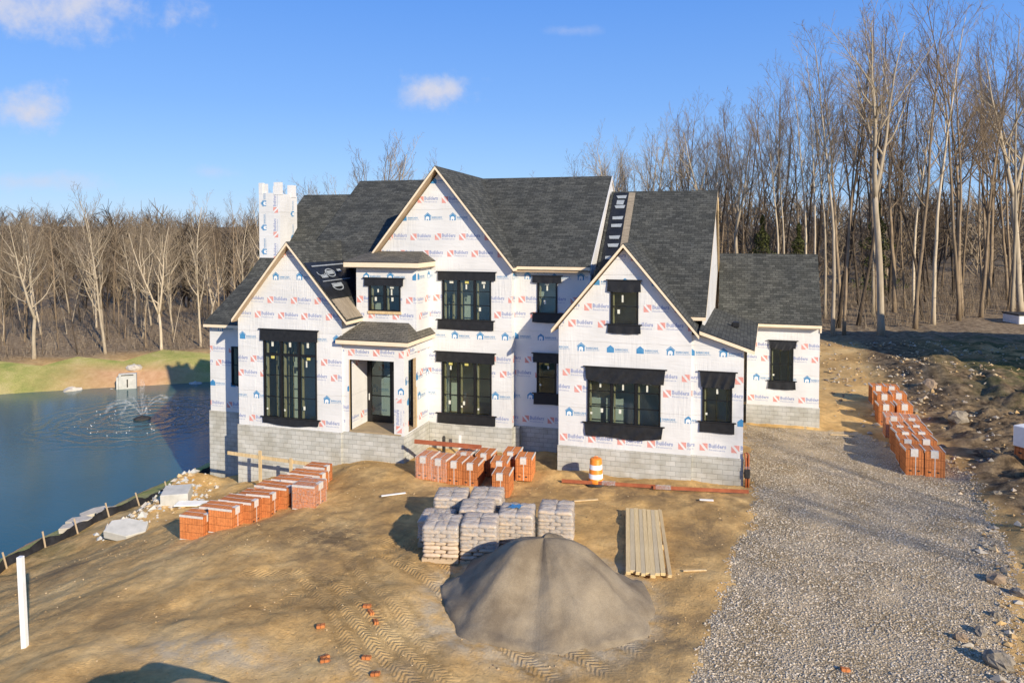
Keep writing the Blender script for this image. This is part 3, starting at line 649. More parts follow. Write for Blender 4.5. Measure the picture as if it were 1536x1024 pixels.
def clip_poly(pts, a, b):
    """keep the part left of the directed line a->b"""
    out = []; n = len(pts)
    def side(p): return (b[0]-a[0])*(p[1]-a[1]) - (b[1]-a[1])*(p[0]-a[0])
    for i in range(n):
        p, q = pts[i], pts[(i+1) % n]; sp, sq = side(p), side(q)
        if sp >= -1e-9: out.append(p)
        if (sp > 1e-9 and sq < -1e-9) or (sp < -1e-9 and sq > 1e-9):
            t = sp/(sp-sq); out.append((p[0]+(q[0]-p[0])*t, p[1]+(q[1]-p[1])*t))
    return out
def clip_convex(pts, outline):
    for i in range(len(outline)):
        if len(pts) < 3: return []
        pts = clip_poly(pts, outline[i], outline[(i+1) % len(outline)])
    return pts if len(pts) >= 3 else []
def inside(pts, outline):
    return all((b[0]-a[0])*(p[1]-a[1]) - (b[1]-a[1])*(p[0]-a[0]) >= -1e-9 for p in pts for a, b in zip(outline, outline[1:]+outline[:1]))

ROWS = [('R', 1.28, 0.), ('B', 2.33, .2), ('R', 3.33, .5), ('R', 3.98, .1), ('B', 5.02, .6), ('R', 6.0, .3), ('R', 6.7, .85), ('B', 7.75, .1), ('R', 8.75, .4), ('R', 9.5, .9), ('B', 10.4, .5), ('R', 11.2, .2), ('B', 12.1, .75)]
def wall(name, ax, c, outline, holes=(), ph=0.0, parent=None, logos=True, vertical=None, thick=.14, flip=1, rows=None, mats=None, label=None):
    """ax 'y': wall in the plane y=c facing -y (u = x); ax 'x': plane x=c facing +x*flip (u = y). outline convex, counter-clockwise in (u,v)."""
    mb = MB()
    def P(u, v, d):
        return (u, c+d, v) if ax == 'y' else (c-d*flip, u, v)
    rev = (ax == 'x' and flip < 0)
    def add(pts, d, m, back=False):
        q = [P(u, v, d) for u, v in pts]
        if back != rev: q = q[::-1]
        mb.poly(q, m)
    us = sorted({p[0] for p in outline} | {h[0] for h in holes} | {h[1] for h in holes}); us = [us[0]] + [b for a, b in zip(us, us[1:]) if b-a > 1e-4]
    vs_ = sorted({min(p[1] for p in outline), max(p[1] for p in outline)} | {h[2] for h in holes} | {h[3] for h in holes})
    cells = []
    if not holes: cells = [list(outline)]
    else:
        for a, b in zip(us, us[1:]):
            for e, f in zip(vs_, vs_[1:]):
                mu, mv = (a+b)/2, (e+f)/2
                if any(h[0] < mu < h[1] and h[2] < mv < h[3] for h in holes): continue
                q = clip_convex([(a, e), (b, e), (b, f), (a, f)], outline)
                if q: cells.append(q)
    for q in cells: add(q, 0, 0); add(q, thick, 5, True)
    edges = list(zip(outline, outline[1:]+outline[:1]))
    for a, b in edges:
        q = [P(a[0], a[1], 0), P(a[0], a[1], thick), P(b[0], b[1], thick), P(b[0], b[1], 0)]; mb.poly(q if not rev else q[::-1], 0)
    for h in holes:
        rc = [(h[0], h[2]), (h[0], h[3]), (h[1], h[3]), (h[1], h[2])]
        for a, b in zip(rc, rc[1:]+rc[:1]):
            q = [P(a[0], a[1], 0), P(a[0], a[1], thick), P(b[0], b[1], thick), P(b[0], b[1], 0)]; mb.poly(q if not rev else q[::-1], 5)
    if logos:
        u0, u1 = min(p[0] for p in outline), max(p[0] for p in outline); v0, v1 = min(p[1] for p in outline), max(p[1] for p in outline)
        inst = []
        if vertical:
            for (typ, uu, v_start, step) in vertical:
                v = v_start
                while v < v1: inst.append((typ, uu, v, True)); v += step
        else:
            for typ, z, off in (rows or ROWS):
                st = 1.2
                k = math.floor((u0-ph)/st)-1
                while ph+(k+off)*st < u1: inst.append((typ, ph+(k+off)*st + random.uniform(-.02, .02), z+random.uniform(-.015, .015), False)); k += 1
        for typ, uu, v, rot in inst:
            if v > v1 or v < v0-.5: continue
            for pts, m in (LOGO_RED if typ == 'R' else LOGO_BLUE):
                pts = [(p[0]*.92, p[1]*.92) for p in pts]
                q = [(uu-p[1], v+p[0]) for p in pts] if rot else [(uu+p[0], v+p[1]) for p in pts]
                if rev: q = [(2*uu-p[0]+.5, p[1]) for p in q]
                d = -.0035 if m != 4 else -.006
                ar = sum(a[0]*b[1]-b[0]*a[1] for a, b in zip(q, q[1:]+q[:1]))
                if ar < 0: q = q[::-1]
                lo_u, hi_u = min(p[0] for p in q), max(p[0] for p in q); lo_v, hi_v = min(p[1] for p in q), max(p[1] for p in q)
                for cell in cells:
                    if hi_u < min(p[0] for p in cell) or lo_u > max(p[0] for p in cell) or hi_v < min(p[1] for p in cell) or lo_v > max(p[1] for p in cell): continue
                    # text polygons are triangles; the few concave marks are only drawn where they fit whole
                    if inside(q, cell): add(q, d, m)
                    elif len(q) <= 5:
                        z = clip_convex(q, cell)
                        if z: add(z, d, m)
    o = mb.build(name, mats or WM, parent or house)
    if label: o['label'] = label
    return o

def rect(u0, u1, v0, v1): return [(u0, v0), (u1, v0), (u1, v1), (u0, v1)]

def flap_mesh(x0, x1, z0, z1, y, kind, seed):
    """hanging strip of black membrane; kind 'flat' | 'drape' | 'droop'"""
    rn = random.Random(seed); mb = MB(); nu, nv = 26, 7
    vs_ = []
    for j in range(nv+1):
        t = j/nv
        for i in range(nu+1):
            s = i/nu; x = x0+(x1-x0)*s; e = min(s, 1-s)
            fold = 0; sag = 0
            if kind == 'drape':
                fold = .035*math.sin(s*34+6*t+seed)*t + .05*math.sin(s*11+seed+t*3)*t; sag = .07*math.sin(s*math.pi*1.0)*(-1) + .03*math.sin(s*9+seed)
                x += (.06*t)*(1 if s < .5 else -1)*(1-2*e)
            elif kind == 'droop':
                fold = .03*math.sin(s*8+seed)*t; sag = -.09*math.sin(s*math.pi)**2 if x1-x0 > 1.5 else -.03*math.sin(s*3.1)
                x += .05*t*(1 if s < .5 else -1)*(1-2*e)*(1 if x1-x0 > 1.5 else -.5)
            else:
                fold = .008*math.sin(s*7+seed)*t; sag = .012*math.sin(s*5+seed)
            z = z1+(z0-z1)*t + sag*t
            vs_.append((x, y-.012-.02*t-abs(fold), z))
    fs = []
    w_ = nu+1
    for j in range(nv):
        for i in range(nu): a = j*w_+i; fs.append((a, a+w_, a+w_+1, a+1))
    mb.raw(vs_, fs, 0, True)
    b = len(vs_); mb.raw([(p[0], p[1]+.006, p[2]) for p in vs_], [f[::-1] for f in fs], 0, True)
    mb.box(x0-.07, x1+.07, y-.05, y-.003, z1-.02, z1+.025)
    return mb

def window(c, x0, x1, z0, z1, cols, rows, top=None, bot=None, split=None, jamb='L', sill=False, seed=1, stick=True, kinds=('flat', 'flat')):
    """black framed window in the wall plane y=c; rows = fractions of the muntin heights"""
    mb = MB(); fw = .055
    y0, y1 = c-.05, c+.09
    mb.box(x0, x0+fw, y0, y1, z0, z1); mb.box(x1-fw, x1, y0, y1, z0, z1); mb.box(x0+fw, x1-fw, y0, y1, z1-fw, z1); mb.box(x0+fw, x1-fw, y0, y1, z0, z0+fw)
    cw = (x1-x0)/cols
    for i in range(1, cols): mb.box(x0+cw*i-.042, x0+cw*i+.042, y0+.004, y1-.004, z0+fw, z1-fw)
    spl = []
    if split: mb.box(x0+fw, x1-fw, y0+.008, y1-.008, split-.05, split+.05)
    for i in range(cols):
        a = x0+cw*i+(fw if i == 0 else .042); b = x0+cw*(i+1)-(fw if i == cols-1 else .042)
        mb.box(a, a+.02, y0+.02, y1-.02, z0+fw, z1-fw); mb.box(b-.02, b, y0+.02, y1-.02, z0+fw, z1-fw)
        for r in rows:
            zz = z0+(z1-z0)*r; mb.box(a+.02, b-.02, c-.012, c+.03, zz-.016, zz+.016)
    o = mb.build('window', M['frame'], house)
    pb = MB()
    for i in range(cols): pb.box(x0+cw*i+.03, x0+cw*(i+1)-.03, c+.004, c+.014, z0+.03, z1-.03)
    pb.build('pane', M['glass'], o)
    for i in range(cols):
        a = x0+cw*i+(fw if i == 0 else .055)+.03
        solid('jamb', M['jamb'], (a, a+.05, c+.095, c+.2, z0+.05, z1-.05), parent=o)
    if top:
        f = flap_mesh(top[0], top[1], top[2], top[3], c-.055, kinds[0], seed); f.build('flashing_flap', M['flap'], o)
    if bot:
        f = flap_mesh(bot[0], bot[1], bot[2], bot[3], c-.03, kinds[1], seed+3); f.build('flashing_flap', M['flap'], o)
        mb2 = MB(); 
    if sill:
        s = MB(); s.box(x0-.05, x1+.03, c-.05, c-.004, z0-.13, z0-.005); s.build('sill', M['jamb'], o)
    if stick:
        rn = random.Random(seed*7+1); y = c-.002
        def sk(a, b, e, f, yel=False): solid('window_sticker', M['ysticker' if yel else 'sticker'], (a, b, y-.003, y, e, f), parent=o)
        for i in range(cols):
            a = x0+cw*i; mid = a+cw*.5
            zt = z1-.16 if not split else split-.14
            if rn.random() < .7: q = rn.uniform(-.05, .05); sk(mid-.09+q, mid+.09+q, zt-.05, zt+.08, rn.random() < .5)
            if rn.random() < .8: q = rn.uniform(-.08, .08); sk(mid-.035+q, mid+.035+q, zt-.30+q, zt-.09)
            if rn.random() < .55: q = rn.uniform(.3, .7); sk(a+.12, a+.2, z0+.15+q*.3, z0+.24+q*.3)
            if rn.random() < .5: q = rn.uniform(.2, .6); sk(a+cw*q, a+cw*q+.1, z0+.45, z0+.62)
            if split: sk(mid-.05, mid+.06, z1-.36, z1-.1)
    return o

def solid(name, mat, *boxes, parent=None):
    for b in boxes:
        mb = MB(); mb.box(*b); o = mb.build(name, mat, parent or house)
    return o
# --- foundation : one blockwork part per visible run (proud of nothing, set 3 cm out from the wrap)
def block_run(x0, x1, y, z0, dep=.25, z1=ZB):
    mb = MB(); mb.box(x0, x1, y-.03, y+dep, z0, z1-.002); return mb.build('foundation_wall', M['block'], house)
block_run(-6.80, -1.40, 0, -.9); block_run(-1.396, .57, .12, -.9)
block_run(-13.30, -9.31, 1.9, -.9); block_run(-9.30, -6.803, 2.45, -.9)
block_run(-21.62, -16.32, -.9, -4.4); block_run(-24.62, -21.3, .95, -6); block_run(.86, 4.36, 9.8, -.9)
mb = MB(); mb.box(-16.318, -13.36, -.85, -.5, -2.2, 1.13); mb.build('foundation_wall', M['block'], house)
mb = MB(); mb.box(-13.62, -13.305, -.498, 1.865, -2, 1.13); mb.build('foundation_wall', M['block'], house)
mb = MB(); mb.box(-24.62, -24.4, 1.205, 9, -6, ZB-.002); mb.build('foundation_wall', M['block'], house)
mb = MB(); mb.box(-9.31, -9.06, 2.155, 2.415, -.9, ZB-.002); mb.build('foundation_wall', M['block'], house)
mb = MB(); mb.box(-6.803, -6.55, .255, 2.6, -.9, ZB-.004); mb.build('foundation_wall', M['block'], house)

def gable(x0, x1, zb, ze, xa, za): return [(x0, zb), (x1, zb), (x1, ze), (xa, za), (x0, ze)]
# --- walls
wall('front_wall', 'y', 0, gable(-6.76, -1.42, ZB, 6.0, -4.10, 9.2), [(-5.55, -2.6, 2.1, 4.0), (-4.62, -3.5, 6.15, 7.6)], ph=-6.7)
wall('front_wall', 'y', .12, [(-1.42, ZB), (.55, ZB), (.55, 5.27), (-1.0, 5.8), (-1.42, 5.85)], [(-1.0, .13, 2.42, 4.02)], ph=-1.1)
wall('front_wall', 'y', 1.9, [(-16.4, ZB), (-9.35, ZB), (-9.35, 8.2), (-12.85, 12.55), (-16.4, 8.2)], [(-12.68, -10.28, 1.53, 4.0), (-12.65, -10.3, 5.85, 7.75)], ph=-12.9)
wall('return_wall', 'x', -9.35, rect(2.04, 2.45, ZB, 8.1), ph=2)
wall('front_wall', 'y', 2.45, rect(-9.35, -5.95, ZB, 8.2), [(-8.3, -7.38, 6.2, 7.72), (-8.32, -7.42, 2.6, 4.12)], ph=-9.0)
wall('return_wall', 'x', -6.76, rect(.14, 2.45, ZB, 6.0), ph=0, flip=-1, logos=False)
wall('front_wall', 'y', -.9, gable(-21.55, -16.26, ZB, 6.0, -18.8, 9.2), [(-20.2, -17.5, 1.5, 5.1)], ph=-21.0)
wall('return_wall', 'x', -21.55, rect(-.76, .95, ZB, 6.0), flip=-1, logos=False)
wall('return_wall', 'x', -16.26, rect(-.76, .45, 4.9, 6.1), logos=False)
wall('front_wall', 'y', .95, rect(-24.55, -21.55, ZB, 5.4), [(-23.3, -21.9, 2.4, 4.3)], ph=-24.8)
wall('side_wall', 'x', -24.55, [(1.09, ZB), (9, ZB), (9, 7.3), (4, 7.2), (1.09, 5.5)], flip=-1, logos=False)
wall('front_wall', 'y', .3, rect(-16.18, -13.25, 4.6, 8.3), [(-15.55, -14.0, 6.35, 7.58)], ph=-15.95)
wall('return_wall', 'x', -13.25, rect(.44, 1.9, 4.6, 8.3), ph=.25)
wall('return_wall', 'x', -16.18, rect(.44, 2.45, 4.6, 8.3), flip=-1, logos=False)
wall('front_wall', 'y', 2.45, rect(-20.0, -16.55, 6.2, 8.3), logos=False, mats=[M['under']]*5+[M['osb']])  # black wrapping; its colour also carries the shade beside the bump
wall('front_wall', 'y', 9.8, rect(.88, 4.32, ZB, 5.2), [(2.0, 3.1, 2.3, 4.1)], ph=.95)
wall('side_wall', 'x', .55, rect(.26, 9.8, ZB, 5.3), logos=False)
# porch: front face with the entry opening, right face with a side opening
wall('porch_front', 'y', -.82, rect(-16.3, -13.35, 1.13, 4.98), [(-15.92, -13.82, 1.18, 4.32)], ph=-16.1, rows=[('B', 2.9, .05), ('R', 2.0, .55), ('R', 4.5, .1), ('R', 1.4, .1)])
wall('porch_side', 'x', -13.35, rect(-.68, 1.9, 1.13, 4.98), [(-.36, .45, 1.18, 4.32)], ph=.55, rows=[('R', 4.5, .1), ('B', 2.4, .1), ('R', 1.45, .2), ('R', 3.4, .3), ('B', 3.3, .85)])
wall('porch_post_wrap', 'y', -.8265, rect(-13.72, -13.38, 1.2, 2.75), vertical=[('R', -13.46, 1.25, 1.3)], thick=.004)
wall('porch_inner_wall', 'x', -15.92, rect(-.68, .78, 1.2, 4.4), logos=True, ph=-.5, rows=[('R', 3.95, .2), ('R', 1.5, .55)])
mb = MB(); mb.box(-15.95, -13.49, -.86, .78, 1.14, 1.19); mb.build('porch_floor', M['floor'], house)
mb = MB(); mb.box(-15.93, -13.5, -.67, .8, 4.33, 4.38); mb.build('porch_ceiling', M['osb'], house)
solid('porch_trim', M['jamb'], (-15.95, -15.92, -.84, -.66, 1.2, 4.31), (-13.36, -13.33, .44, .50, 1.2, 3.0))
# entry door in the wall y=.8
mb = MB()
for a, b, e, f in ((-15.9, -15.72, 1.2, 4.33), (-14.78, -14.6, 1.2, 4.33), (-13.75, -13.55, 1.2, 4.33), (-15.72, -13.75, 4.2, 4.33), (-15.72, -14.78, 1.2, 1.5), (-14.6, -13.75, 1.2, 1.35), (-15.72, -14.78, 4.08, 4.2)): mb.box(a, b, .78, .9, e, f)
mb.box(-15.72, -14.78, .80, .86, 2.38, 2.42); mb.box(-15.72, -14.78, .80, .86, 3.28, 3.32)
dr = mb.build('entry_door', M['frame'], house)
mb = MB(); mb.box(-15.7, -14.79, .83, .84, 1.45, 4.12); mb.box(-14.62, -13.7, .83, .84, 1.3, 4.22); mb.build('pane', M['glass'], dr)
mb = MB(); mb.box(-15.81, -15.79, .72, .78, 2.2, 2.5); mb.build('handle', M['pvc'], dr)
mb = MB(); mb.box(-13.7, -13.5, .91, 1.7, 1.2, 4.3); mb.build('porch_lumber', M['jamb'], house)
wall('porch_back_wall', 'y', .80, rect(-13.56, -13.5, 1.2, 4.33), logos=False)

# --- windows
window(0, -5.55, -2.6, 2.1, 4.0, 3, (.36, .70), (-5.65, -2.42, 3.86, 4.42), (-5.68, -2.5, 1.62, 2.12), seed=2, kinds=('drape', 'drape'))
window(0, -4.62, -3.5, 6.15, 7.6, 1, (.52,), (-4.73, -3.42, 7.50, 7.96), (-4.72, -3.42, 5.83, 6.17), seed=3, kinds=('droop', 'droop'))
window(.12, -1.0, .13, 2.42, 4.02, 1, (.55,), (-1.1, .26, 3.86, 4.44), (-1.1, .22, 2.03, 2.45), seed=4, kinds=('drape', 'flat'))
window(1.9, -12.65, -10.3, 5.85, 7.75, 3, (.37, .70), (-12.85, -10.08, 7.68, 8.07), (-12.86, -10.18, 5.43, 5.87), seed=5)
window(1.9, -12.68, -10.28, 1.53, 4.0, 3, (.36, .69), (-12.95, -10.12, 3.93, 4.40), (-12.9, -10.1, 1.10, 1.55), seed=6)
window(2.45, -8.3, -7.38, 6.2, 7.72, 1, (.5,), (-8.5, -7.2, 7.62, 7.92), (-8.5, -7.15, 5.84, 6.24), seed=7, kinds=('droop', 'droop'))
window(2.45, -8.32, -7.42, 2.6, 4.12, 1, (.5,), (-8.48, -7.24, 4.02, 4.44), (-8.46, -7.24, 2.13, 2.62), seed=8)
window(-.9, -20.2, -17.5, 1.5, 5.1, 3, (.27, .54), (-20.35, -17.42, 5.0, 5.52), (-20.3, -17.38, 1.27, 1.54), split=4.38, seed=9, kinds=('flat', 'droop'))
window(.95, -23.3, -21.9, 2.4, 4.3, 1, (.52,), None, (-22.9, -22.2, 1.7, 2.4), seed=10, stick=False)
window(.3, -15.55, -14.0, 6.35, 7.58, 2, (.55,), (-15.75, -13.85, 7.48, 7.83), None, sill=True, seed=11)
window(9.8, 2.0, 3.1, 2.3, 4.1, 1, (.5,), (1.92, 3.25, 4.0, 4.4), (1.92, 3.2, 1.95, 2.35), seed=12, kinds=('drape', 'droop'))

# --- rooms behind the windows
solid('interior_floor', M['floor'], (-24.3, -6.7, 2.6, 14, 1.0, 1.12), (-6.6, .4, .3, 9.6, 1.0, 1.12), (-21.4, -16.4, -.7, 2.6, 1.0, 1.121), (-24.3, -6.7, 2.6, 14, 4.8, 5.0), (-6.6, -1.5, .2, 9.6, 4.8, 5.0), (-13.1, -9.5, 2.06, 2.6, 4.8, 5.0), (-16.0, -13.4, .5, 2.5, 4.8, 5.0), (.7, 4.2, 10, 15, 1.0, 1.12), (-13.1, -9.5, 2.06, 2.6, 1.0, 1.122))
solid('interior_wall', M['gyp'], (-13.0, -9.4, 3.9, 4.0, 1.13, 4.79), (-9.3, -6.8, 4.6, 4.7, 1.13, 4.79), (-21.3, -16.7, .5, .6, 1.13, 5.6), (-16.3, -13.3, 4.4, 4.5, 1.13, 4.79), (-6.6, .4, 1.35, 1.45, 1.13, 4.79), (-13.0, -6.7, 3.0, 3.1, 5.01, 8.0), (-16.0, -13.4, 1.6, 1.7, 5.01, 8.0), (-5.4, -2.8, 1.1, 1.2, 5.01, 7.4), (-9.0, -8.9, 2.7, 6.4, 1.13, 4.79), (-16.6, -16.45, -.6, 6.3, 1.13, 4.79), (-13.2, -13.1, 2.2, 6.3, 1.13, 4.79), (-6.7, -6.62, 2.7, 6.3, 1.13, 6), (.8, 4.2, 13, 13.1, 1.13, 4.9))
for x in (-20.15, -19.95, -19.7, -19.45, -19.3): solid('stud', M['jamb'], (x, x+.06, -.1, .02, 1.13, 5.3))
for x in (-12.5, -12.1): solid('stud', M['jamb'], (x, x+.06, 2.8, 2.9, 5.01, 8.0))
for x in (-.9, -.5, -.1): solid('stud', M['jamb'], (x, x+.06, 1.1, 1.22, 1.13, 4.75))
for x in (2.1, 2.5, 2.9): solid('stud', M['jamb'], (x, x+.06, 10.8, 10.92, 1.13, 4.75))

# --- roofs
def roof(name, polys, th=.17, mat='shingle', flat_fascia=True, parent=None):
    """polys: planar outlines in 3D (any winding); each becomes a slab with shingles on top and tan edges"""
    mb = MB()
    for pts in polys:
        P = [Vector(p) for p in pts]
        n = (P[1]-P[0]).cross(P[2]-P[0]).normalized()
        if n.z < 0: P = P[::-1]; n = -n
        h = Vector((-n.y, n.x, 0)); h = h.normalized() if h.length > 1e-4 else Vector((1, 0, 0)); up = n.cross(h)
        if up.z < 0: up = -up; h = -h
        mb.poly(P, 0, [((p-Vector((0, 0, 0))).dot(h), p.dot(up)) for p in P])
        lo_ = [p-Vector((0, 0, th)) for p in P]; dk = [p-Vector((0, 0, .035)) for p in P]
        mb.poly(lo_[::-1], 2)
        for i in range(len(P)):
            k = (i+1) % len(P)
            mb.poly([P[i], dk[i], dk[k], P[k]], 3); mb.poly([dk[i], lo_[i], lo_[k], dk[k]], 1)
    return mb.build(name, [M[mat], M['fascia'], M['soffit'], M['flap']], parent or house)

roof('main_roof', [[(-20.1, 2.05, 8.38), (-5.84, 2.05, 8.38), (-5.84, 8.16, 12.72), (-20.1, 8.16, 12.72)],
                   [(-20.1, 14.3, 8.38), (-5.84, 14.3, 8.38), (-5.84, 8.16, 12.72), (-20.1, 8.16, 12.72)]])
roof('gable_roof', [[(-16.58, 1.5, 8.25), (-12.85, 1.5, 12.88), (-12.85, 8.3, 12.74), (-16.58, 8.3, 8.25)], [(-9.15, 1.5, 8.32), (-12.85, 1.5, 12.88), (-12.85, 8.3, 12.74), (-9.15, 8.3, 8.32)]])
roof('gable_roof', [[(-7.02, -.32, 5.93), (-4.09, -.32, 9.45), (-4.09, 6, 9.45), (-7.02, 6, 5.93)], [(-1.13, -.32, 5.91), (-4.09, -.32, 9.45), (-4.09, 6, 9.45), (-1.13, 6, 5.91)]])
roof('gable_roof', [[(-21.65, -1.25, 5.97), (-18.77, -1.25, 9.46), (-18.77, 5.5, 9.46), (-21.65, 5.5, 5.97)], [(-15.85, -1.25, 6.05), (-18.77, -1.25, 9.46), (-18.77, 5.5, 9.46), (-15.85, 5.5, 6.05)]])
roof('wing_roof', [[(-24.62, .56, 5.42), (-20.1, .56, 5.42), (-20.1, 4.0, 7.48), (-24.62, 4.0, 7.48)], [(-24.62, 4.0, 7.48), (-20.1, 4.0, 7.48), (-20.1, 8.6, 12.0), (-23.95, 8.6, 12.0)],
                   [(-24.62, 13.4, 7.3), (-20.1, 13.4, 7.3), (-20.1, 8.6, 12.0), (-23.95, 8.6, 12.0)]])
roof('right_roof', [[(-5.8, 1.4, 6.43), (-.93, 1.4, 6.43), (-.6, 7.8, 11.9), (-5.8, 7.8, 11.9)], [(-5.8, 14.2, 6.43), (-.5, 14.2, 6.43), (-.6, 7.8, 11.9), (-5.8, 7.8, 11.9)]])
roof('shed_roof', [[(-1.12, -.2, 6.08), (.93, -.2, 5.38), (1.4, 9.5, 5.3), (-1.12, 9.5, 6.1)]])
roof('garage_roof', [[(-.55, 9.4, 5.28), (4.37, 9.4, 5.28), (4.45, 12.5, 8.68), (-.55, 12.5, 8.68)], [(-.55, 15.6, 5.28), (4.37, 15.6, 5.28), (4.45, 12.5, 8.68), (-.55, 12.5, 8.68)]])
roof('bump_roof', [[(-16.6, -.1, 8.56), (-12.98, -.1, 8.56), (-13.6, 1.88, 8.98), (-16.2, 1.88, 8.98)], [(-12.98, -.1, 8.56), (-12.98, 1.88, 8.56), (-13.6, 1.88, 8.98)], [(-16.6, 1.88, 8.56), (-16.6, -.1, 8.56), (-16.2, 1.88, 8.98)]], .24, 'shingle_brown')
roof('porch_roof', [[(-16.42, -1.18, 5.24), (-13.0, -1.18, 5.24), (-13.62, .28, 5.86), (-15.86, .28, 5.86)], [(-13.0, -1.18, 5.24), (-13.0, 1.88, 5.24), (-13.24, 1.88, 5.48), (-13.24, .28, 5.68), (-13.62, .28, 5.86)][:2] + [(-13.26, 1.88, 5.5), (-13.62, .28, 5.86)], [(-16.42, .28, 5.24), (-16.42, -1.18, 5.24), (-15.86, .28, 5.86)]], .2, 'shingle_brown')
solid('porch_frieze', M['fascia'], (-16.34, -13.12, -.95, -.84, 4.96, 5.03), (-13.33, -13.2, -.838, 1.88, 4.96, 5.03))
solid('soffit', M['soffit'], (-9.3, -5.9, 2.1, 2.44, 8.1, 8.16), (-16.5, -13.05, -.02, .29, 8.28, 8.31), (-13.24, -13.02, .3, 1.88, 8.28, 8.312), (.9, 4.3, 9.44, 9.79, 5.06, 5.1))
# end gables seen from the right
def tri_wall(name, pts, mat, th=.1):
    mb = MB(); mb.poly(pts, 0); mb.poly([(p[0]-th, p[1], p[2]) for p in pts][::-1], 0)
    for a, b in zip(pts, pts[1:]+pts[:1]): mb.poly([a, (a[0]-th, a[1], a[2]), (b[0]-th, b[1], b[2]), b], 0)
    return mb.build(name, mat, house)
tri_wall('end_wall', [(-5.87, 2.3, 6.5), (-5.87, 14, 6.5), (-5.87, 14, 8.4), (-5.87, 8.16, 12.52), (-5.87, 2.3, 8.36)], M['wrap'])
tri_wall('rake_board', [(-5.80, 2.15, 8.18), (-5.80, 8.16, 12.46), (-5.80, 8.16, 12.72), (-5.80, 2.15, 8.44)], M['wrap'], .03)
tri_wall('end_wall', [(-.98, 1.7, 5.2), (-.62, 14, 5.2), (-.62, 14, 6.5), (-.7, 7.8, 11.7), (-.98, 1.7, 6.5)], M['wrap'])
tri_wall('rake_board', [(-.57, 8.0, 11.55), (-.57, 14.1, 6.2), (-.57, 14.1, 5.8), (-.57, 8.0, 10.9)], M['jamb'], .04)
tri_wall('end_wall', [(4.32, 9.95, 1.0), (4.32, 15, 1.0), (4.32, 15, 5.3), (4.32, 12.5, 8.5), (4.32, 9.95, 5.4)], M['wrap'])
solid('corner_trim', M['fascia'], (4.322, 4.40, 9.74, 9.95, 4.85, 5.1))
# black underlayment still bare on two slopes, with its printed marks
def panel(name, O, A, B, mat, marks=(), lift=.03):
    """parallelogram panel with corner O and edges A, B laid on a roof slope"""
    O, A, B = Vector(O), Vector(A), Vector(B); n = A.cross(B).normalized(); n = n if n.z > 0 else -n
    mb = MB(); nu, nv = 12, 14; vs_ = []
    for j in range(nv+1):
        for i in range(nu+1):
            vs_.append(O+A*(i/nu)+B*(j/nv)+n*(lift+.012*math.sin(j*2.6+i*.5)+random.uniform(0, .008)))
    w_ = nu+1; fs = [(j*w_+i, j*w_+i+1, (j+1)*w_+i+1, (j+1)*w_+i) for j in range(nv) for i in range(nu)]
    mb.raw(vs_, fs, 0, True)
    for poly in marks: mb.poly([O+A*p[0]+B*p[1]+n*(lift+.03) for p in poly], 1)
    return mb.build(name, [mat, M['underprint']], house)
def ring(cx, cy, rx, ry, w0=.72, a0=0, a1=6.28, k=14):
    out = []
    for i in range(k):
        t0, t1 = a0+(a1-a0)*i/k, a0+(a1-a0)*(i+1)/k
        out.append([(cx+rx*math.cos(t0), cy+ry*math.sin(t0)), (cx+rx*math.cos(t1), cy+ry*math.sin(t1)), (cx+w0*rx*math.cos(t1), cy+w0*ry*math.sin(t1)), (cx+w0*rx*math.cos(t0), cy+w0*ry*math.sin(t0))])
    return out
sl = 3.41/2.92
mk = ring(.42, .33, .12, .12, .8) + ring(.2, .3, .09, .1, .8, .3, 3.4) + ring(.36, .72, .13, .1, .8, 0, 5) + [[(.15, .36), (.3, .36), (.3, .45), (.15, .45)], [(.34, .27), (.5, .27), (.5, .37), (.34, .37)], [(.62, .25), (.72, .25), (.72, .33), (.62, .33)], [(.25, .62), (.5, .62), (.5, .72), (.25, .72)], [(.1, .1), (.9, .1), (.9, .13), (.1, .13)], [(.1, .53), (.8, .53), (.8, .55), (.1, .55)]]
panel('underlayment', (-17.95, -1.2, 9.46-sl*.82), (0, 3.5, 0), (1.32, 0, -1.32*sl), M['under'], mk)
panel('bare_sheathing', (-16.61, -1.18, 9.46-sl*2.16), (0, 1.46, 0), (.72, 0, -.72*sl), M['dusty'], lift=.02)
sr = 5.47/6.4
mk = [[(.25+random.uniform(-.1, .1), a), (.85, a), (.9, a+.035), (.2, a+.03)] for a in (.12, .2, .3, .42, .5, .62, .7, .82, .93)] + [[(.3, .86), (.75, .86), (.8, .91), (.3, .91)]]
panel('underlayment', (-5.65, 2.3, 6.43+sr*.9), (.75, 0, 0), (0, 5.4, 5.4*sr), M['under'], mk)
panel('dusty_edge', (-4.92, 2.3, 6.43+sr*.9), (.34, 0, 0), (.0, 5.4, 5.4*sr), M['dusty'], lift=.022)
solid('sheathing_strip', M['osb'], (-5.75, -5.7, 2.5, 4.0, 7.2, 8.2))
mb = MB(); mb.bbox(.1, .42, 4.3, 4.75, 5.66, 5.9, .03); mb.build('roof_vent', M['flap'], house)
